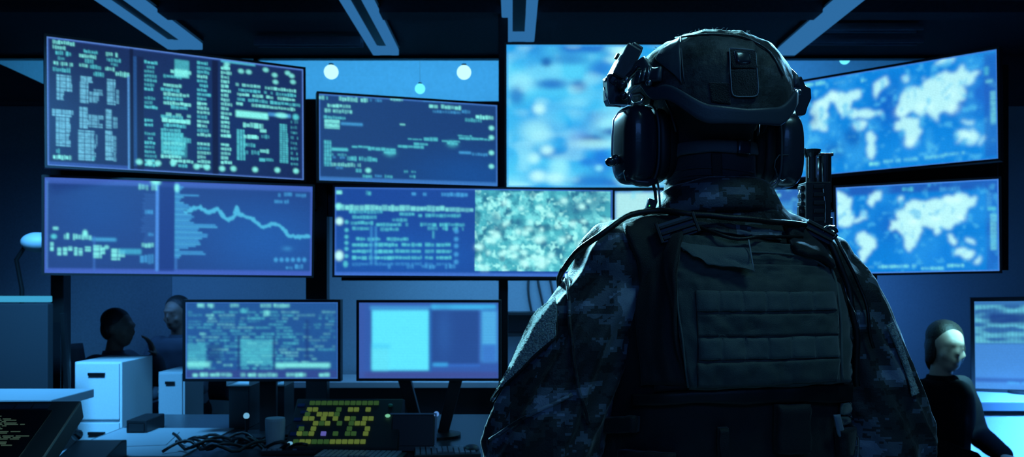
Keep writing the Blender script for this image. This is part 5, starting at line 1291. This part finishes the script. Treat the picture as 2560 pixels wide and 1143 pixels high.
# velcro patches at the back
M_velc = mat('velcro_patch', (.022, .030, .034), .9, bump=.8, bscale=500, sheen=.3)
dh.patch([[(1826, 176), (1893, 176)], [(1828, 242), (1893, 242)]], 24, 24, .002, .0025, 'rear_patch', M_velc, HM, relax=1)
dh.patch([[(1772, 206), (1824, 208)], [(1779, 256), (1826, 262)]], 20, 20, .001, .002, 'rear_patch', M_velc, HM, relax=1)
dh.patch([[(1821, 126), (1888, 130)], [(1830, 173), (1893, 175)]], 20, 16, .003, .003, 'rear_patch', M_velc, HM, relax=1)
dh.patch([[(1833, 136), (1868, 138)], [(1840, 162), (1872, 162)]], 10, 8, .007, .002, 'rear_window_patch', M_cup, HM, relax=1)
dh.cord([(1833, 136), (1868, 138), (1872, 162), (1840, 162), (1833, 136)], .0012, .006, 'patch_stitching', mat('pale_stitching', (.25, .32, .38), .5), HM, step=6)
dh.cord([(1821, 126), (1888, 130), (1894, 242), (1828, 244), (1821, 126)], .001, .004, 'patch_stitching', bpy.data.materials['pale_stitching'], HM, step=8)
dh.cord([(1703, 96), (1706, 150), (1712, 208)], .0014, .002, 'cover_seam', M_trim, HM)
dh.patch([[(1655, 128), (1700, 98)], [(1640, 150), (1704, 152)], [(1690, 190), (1706, 212)]], 18, 20, .002, .003, 'side_panel', M_trim, HM, relax=2)
dh.cord([(1690, 98), (1770, 88), (1860, 94), (1925, 130), (1955, 190)], .0016, .001, 'cover_seam', M_camoh, HM)
rrg = random.Random(11)
fz = MB()
for k in range(130):               # frayed loops of the cover on the crown
    a_ = rrg.uniform(0, 2*PI); th = rrg.uniform(.05, .75); q = shell_pt(a_, th, .0015); d_ = Vector((rrg.uniform(-1, 1), rrg.uniform(-1, 1), rrg.uniform(.3, 1))).normalized()
    fz.tube([q, q+d_*.004, q+d_*.006+Vector((rrg.uniform(-.003, .003), 0, -.001))], .0005, 5)
tag(fz.build('frayed_threads', M_loop, HM, org), kind='stuff')

# lamp and mount at the left front, clamp at the right
def lump(c_, d_, eul, name, m_, parent=HM, bev=.004): return MB().box(c_, d_, Euler(eul).to_matrix()).build(name, m_, parent, org, bevel=bev)
YL = 1.50
c_ = P(1560, 162, YL)
lm = MB(); Mx = Euler((0, math.radians(28), .2)).to_matrix()
lm.box(c_, (.030, .045, .064), Mx).box(c_+Mx @ Vector((.004, 0, .034)), (.022, .035, .012), Mx).tube([c_+Mx @ Vector((-.004, 0, -.03)), c_+Mx @ Vector((-.006, 0, -.046))], .014, 14)
LM = lm.build('helmet_lamp', M_cup, HM, org, bevel=.004)
MB().tube([c_+Mx @ Vector((-.017, -.006, .004)), c_+Mx @ Vector((-.022, -.006, .004))], .006, 12).build('switch', M_strap, LM, org)
c2 = P(1533, 226, YL)
mb = MB(); mb.prism([(-.016, .022), (-.004, .030), (.012, .022), (.012, -.004), (.026, -.012), (.026, -.027), (-.010, -.027), (-.014, -.018)], -.014, .014, Euler((0, 0, .2)).to_matrix(), c2)
MT = mb.build('mount_bracket', M_cup, HM, org, bevel=.002)
MB().tube([P(1510, 218, YL-.012), P(1514, 235, YL-.014), P(1524, 262, YL-.014), P(1552, 267, YL-.012)], .0016, 6).build('bracket_edge', M_steel, MT, org, smooth=True)
lump(P(1548, 196, YL), (.016, .03, .03), (0, .5, 0), 'mount_arm', M_strap)
MB().tube([P(1572, 262, 1.47), P(1578, 236, 1.47), P(1600, 234, 1.47), P(1610, 244, 1.47), P(1604, 256, 1.47), P(1584, 262, 1.47)], .0028, 8).build('headset_arm', M_steel, HM, org, smooth=True)
MB().tube([P(1556, 232, 1.48), P(1560, 200, 1.48), P(1580, 180, 1.475), P(1600, 160, 1.46)], .004, 8).build('headset_arm', M_cup, HM, org, smooth=True)
for x, y, r_ in ((1556, 212, .009), (1566, 200, .006), (1558, 240, .008)): MB().ell(P(x, y, 1.475), (r_, r_, r_), 14, 10).build('pivot_knob', M_cup if r_ > .007 else M_steel, HM, org, smooth=True)
YR = 1.53
mb = MB(); mb.prism([(-.012, .030), (.002, .036), (.010, .018), (.020, .014), (.021, -.004), (.014, -.020), (.010, -.034), (-.006, -.036), (-.012, -.018)], -.016, .016, Euler((0, 0, .1)).to_matrix(), P(1992, 244, YR))
CL = mb.build('side_clamp', M_cup, HM, org, bevel=.003)
MB().ell(P(2002, 269, YR), (.007, .006, .004), 12, 8).build('clamp_lever', M_cup, CL, org, smooth=True)
for pts, r_ in (([(1950, 190), (1962, 225), (1968, 262), (1960, 290)], .0025), ([(1965, 215), (1950, 232), (1955, 252), (1974, 248)], .002), ([(1972, 262), (1962, 272), (1968, 296), (1974, 330), (1966, 372)], .0025), ([(1948, 262), (1940, 285), (1946, 300)], .002)):
    MB().tube([P(x, y, 1.50) for x, y in pts], r_, 8).build('headset_arm', M_steel if r_ < .0022 else M_cup, HM, org, smooth=True)

# chin and nape straps on the head
BO = [o for o in S.children if o.name.startswith('body')][0]
db = Drape([(BO, org)])
db.patch([[(1676, 374), (1700, 358), (1780, 350), (1890, 358)], [(1680, 402), (1705, 384), (1780, 378), (1892, 386)]], 40, 8, .004, .004, 'nape_strap', mat('dark_nape_strap', (.085, .105, .13), .6, bump=.3, bscale=700, sheen=.3), HM, relax=2)
db.patch([[(1840, 352), (1866, 354)], [(1840, 386), (1866, 388)]], 8, 8, .009, .005, 'strap_slider', M_cup, HM, relax=1)
db.patch([[(1778, 382), (1804, 382)], [(1780, 450), (1806, 455)]], 8, 16, .002, .003, 'nape_tab', M_vdark, HM, relax=1)
HB_ = MB()                          # balaclava covering the head and neck
def he(o, r): HB_.ell(Hh(*o), r, 24, 16, MH)
he((0, -.008, 1.765), (.088, .108, .10)); he((0, .005, 1.70), (.080, .090, .095)); he((0, -.03, 1.66), (.072, .065, .085))
HB_.chain([B(-.01, .0, 1.55), Hh(0, -.012, 1.64), Hh(0, -.012, 1.70)], [.088, .0785, .074], 24)
BAL = link_mesh('balaclava', remesh(HB_, .006, 4), mat('balaclava_cloth', (.034, .042, .055), .85, bump=.2, bscale=300, sheen=.15), S, org)
dbl = Drape([(BAL, org)])
for o in list(HM.children):
    if o.name.split('.')[0] in ('nape_strap', 'strap_slider', 'nape_tab'): bpy.data.objects.remove(o)
dbl.patch([[(1670, 380), (1700, 360), (1780, 350), (1900, 358)], [(1676, 408), (1705, 388), (1780, 380), (1902, 388)]], 40, 8, .002, .004, 'nape_strap', bpy.data.materials['dark_nape_strap'], HM, relax=2)
dbl.patch([[(1838, 352), (1866, 354)], [(1838, 386), (1866, 388)]], 8, 8, .006, .005, 'strap_slider', M_cup, HM, relax=1)
dbl.patch([[(1778, 384), (1804, 384)], [(1780, 446), (1806, 450)]], 8, 16, .001, .002, 'nape_tab', M_vdark, HM, relax=1)
for k, yy in enumerate((418, 436)): dbl.cord([(1664, yy+22), (1720, yy+2), (1800, yy), (1880, yy+14)], .0018, .0, 'neck_fold', bpy.data.materials['balaclava_cloth'], BAL)

# ---------------------------------------------------------------- headset
HS = MB().tube([Hh(.112*math.cos(a_), -.002, 1.71+.158*math.sin(a_)) for a_ in [math.radians(q) for q in range(0, 181, 6)]], .004, 8).build('headset', M_cup, S, org, smooth=True)
def cup(sg, px, py, Yc, ry, h_=.068):
    c_ = P(px, py, Yc); Mx = Matrix.Rotation(ry, 3, 'Z')
    def shell(cx, a_, b_, cc, n=28, p=.62): 
        return MB().ell(c_+Mx @ Vector((cx, 0, 0)), (a_, b_, cc), 40, 26, Mx, p)
    cu = shell(sg*.006, .030, .046, h_).build('ear_cup', M_cup, HS, org, smooth=True)
    shell(-sg*.034, .017, .044, h_*.97, p=.7).build('ear_cushion', M_foam, HS, org, smooth=True)
    MB().ell(c_+Mx @ Vector((-sg*.048, -.002, 0)), (.022, .039, h_*.86), 30, 20, Mx, .75).build('ear_pad', M_foam, HS, org, smooth=True)
    rim = MB(); 
    rim.tube([c_+Mx @ Vector((-sg*.016, .047*math.copysign(abs(math.cos(t_))**.7, math.cos(t_)), h_*1.01*math.copysign(abs(math.sin(t_))**.7, math.sin(t_)))) for t_ in [2*PI*k/40 for k in range(41)]], .0022, 8)
    rim.build('cup_rim', M_trim, HS, org, smooth=True)
    return c_, Mx, cu
cL, mL, cuL = cup(-1, 1592, 364, 1.462, HW+math.radians(12))
cR, mR, cuR = cup(1, 1948, 378, 1.535, HW+math.radians(-4))
# wire guard, microphone and cable of the left cup
gp = [(1563, 276), (1546, 282), (1534, 300), (1531, 340), (1530, 385), (1533, 402)]
MB().tube([P(x, y, 1.445) for x, y in gp], .0016, 8).build('wire_guard', M_steel, HS, org, smooth=True)
MB().ell(P(1527, 405, 1.445), (.010, .009, .008), 16, 12).ell(P(1538, 400, 1.448), (.008, .008, .010), 12, 8).build('volume_knob', M_cup, HS, org, smooth=True)
mb = MB().tube([P(1566, 430, 1.45), P(1572, 446, 1.44), P(1592, 456, 1.44), P(1618, 458, 1.44), P(1640, 452, 1.445)], .007, 10).ell(P(1574, 432, 1.44), (.011, .010, .011), 16, 10)
mb.build('microphone_boom', M_cup, HS, org, smooth=True)
MB().tube([P(1573, 426, 1.428), P(1582, 422, 1.426), P(1590, 428, 1.426), P(1588, 440, 1.428)], .0012, 6).build('boom_clip', M_steel, HS, org, smooth=True)
MB().tube([P(1632, 456, 1.44), P(1638, 480, 1.44), P(1640, 505, 1.44), P(1634, 522, 1.43), P(1622, 530, 1.42)], .0028, 8).build('headset_cable', M_strap, HS, org, smooth=True)
MB().tube([P(1644, 456, 1.44), P(1648, 480, 1.44), P(1650, 520, 1.43)], .0018, 8).build('headset_cable', M_steel, HS, org, smooth=True)
MB().box(P(1628, 512, 1.425), (.016, .012, .018), Euler((0, .3, 0)).to_matrix()).box(P(1618, 528, 1.42), (.022, .012, .012), Euler((0, -.4, 0)).to_matrix()).build('push_to_talk_box', M_cup, HS, org, bevel=.002)
MB().ell(P(1624, 516, 1.416), (.0012, .0012, .0022), 10, 8).build('green_indicator', emis('green_led_glow', lin(80, 255, 150), 1.0), HS, org)
# right cup details
MB().tube([P(x, y, 1.487) for x, y in ((1972, 388), (1948, 388), (1938, 402), (1936, 418), (1944, 440))], .0012, 6).build('cup_seam', M_trim, HS, org, smooth=True)
MB().tube([P(x, y, 1.50) for x, y in ((1973, 300), (1972, 330), (1968, 365), (1970, 390))], .002, 8).build('headset_cable', M_cup, HS, org, smooth=True)
MB().tube([P(x, y, 1.50) for x, y in ((1920, 466), (1938, 458), (1944, 446), (1956, 454), (1975, 440))], .002, 8).build('cup_clip', M_steel, HS, org, smooth=True)
for pts in (([(1664, 250), (1676, 275), (1682, 300), (1690, 330)]), ([(1898, 300), (1894, 340), (1908, 330), (1922, 292)])):
    MB().tube([P(x, y, 1.43) for x, y in pts], .0022, 8).build('chin_strap', M_cup, HM, org, smooth=True)

# ---------------------------------------------------------------- rifle slung at the right shoulder, muzzle up
RY_ = 1.70; k_ = RY_/F
def RP(x, y): return P(x, y, RY_)
rf = empty('rifle', tuple(RP(2038, 1143)*1.0), label='black rifle held muzzle up in front of the right shoulder', cat='rifle')
ro = tuple(rf.location)
def rz(y): return RP(2038, y).z
def cylz(x, y0, y1, r, n=18): return MB().tube([Vector((RP(x, 0).x, RY_, rz(y0))), Vector((RP(x, 0).x, RY_, rz(y1)))], r, n)
mb = cylz(2028, 386, 470, .0105); 
mb.tube([Vector((RP(2028, 0).x, RY_, rz(375))), Vector((RP(2028, 0).x, RY_, rz(384)))], [.019, .017], 20).tube([Vector((RP(2028, 0).x, RY_, rz(384))), Vector((RP(2028, 0).x, RY_, rz(394)))], [.015, .011], 20).tube([Vector((RP(2012, 0).x, RY_, rz(378))), Vector((RP(2000, 0).x, RY_, rz(376)))], [.006, .004], 10)
mz = mb.build('muzzle_device', M_gun, rf, ro, bevel=.0)
for s_ in (-1, 1): MB().box(RP(2028+s_*9, 415)+Vector((0, -.008, 0)), (.003, .004, .05)).build('muzzle_slot', M_steel if s_ > 0 else M_strap, mz, ro)
cylz(2062, 388, 506, .0125).build('gas_tube', M_gun, rf, ro, smooth=False)
MB().box(RP(2063, 388), (.026, .022, .006)).build('tube_cap', M_gun, rf, ro, bevel=.001)
cylz(2044, 396, 480, .006, 10).build('cleaning_rod', M_steel, rf, ro, smooth=True)
hg = MB().box(Vector((RP(2036, 0).x, RY_, (rz(458)+rz(700))/2)), (.050, .046, rz(458)-rz(700)))
for i in range(11): hg.box(Vector((RP(2036, 0).x, RY_-.025, rz(470+i*20))), (.022, .008, .008)); hg.box(Vector((RP(2036, 0).x-.027, RY_, rz(470+i*20))), (.008, .022, .008))
hg.build('handguard', M_gun, rf, ro, bevel=.0015)
MB().tube([RP(2012, 470), RP(2002, 476), RP(1999, 488), RP(2002, 500), RP(2012, 504)], .003, 8).build('front_sight', M_steel, rf, ro, smooth=True)
MB().box(RP(2002, 535), (.012, .012, .030)).box(RP(2006, 552), (.016, .012, .01)).build('sling_mount', M_gun, rf, ro, bevel=.001)
MB().tube([RP(2064, 512), RP(2074, 516), RP(2078, 524), RP(2070, 530)], .003, 8).build('sling_loop', M_gun, rf, ro, smooth=True)
MB().box(RP(2068, 575), (.016, .02, .050)).box(RP(2078, 585), (.012, .016, .034)).box(RP(2072, 558), (.012, .012, .012)).build('side_rail_lamp', M_gun, rf, ro, bevel=.002)
MB().tube([RP(2049, 410)+Vector((0, -.012, 0)), RP(2050, 440)+Vector((0, -.013, 0)), RP(2046, 480)+Vector((0, -.027, 0)), RP(2052, 520)+Vector((0, -.026, 0)), RP(2050, 560)+Vector((0, -.026, 0))], .0014, 6).build('lamp_cable', M_steel, rf, ro, smooth=True)
zb = rz(700)
MB().box(Vector((RP(2036, 0).x, RY_+.005, zb-.10)), (.055, .06, .20)).build('receiver', M_gun, rf, ro, bevel=.004)
MB().box(Vector((RP(2036, 0).x, RY_+.07, zb-.07)), (.026, .14, .05), Euler((.25, 0, 0)).to_matrix()).build('magazine', M_gun, rf, ro, bevel=.003)
MB().box(Vector((RP(2036, 0).x, RY_+.055, zb-.20)), (.03, .09, .035), Euler((-.35, 0, 0)).to_matrix()).build('pistol_grip', M_gun, rf, ro, bevel=.006)
MB().box(Vector((RP(2036, 0).x, RY_, zb-.29)), (.035, .045, .19)).box(Vector((RP(2036, 0).x, RY_+.02, zb-.385)), (.038, .11, .02)).build('stock', M_gun, rf, ro, bevel=.005)
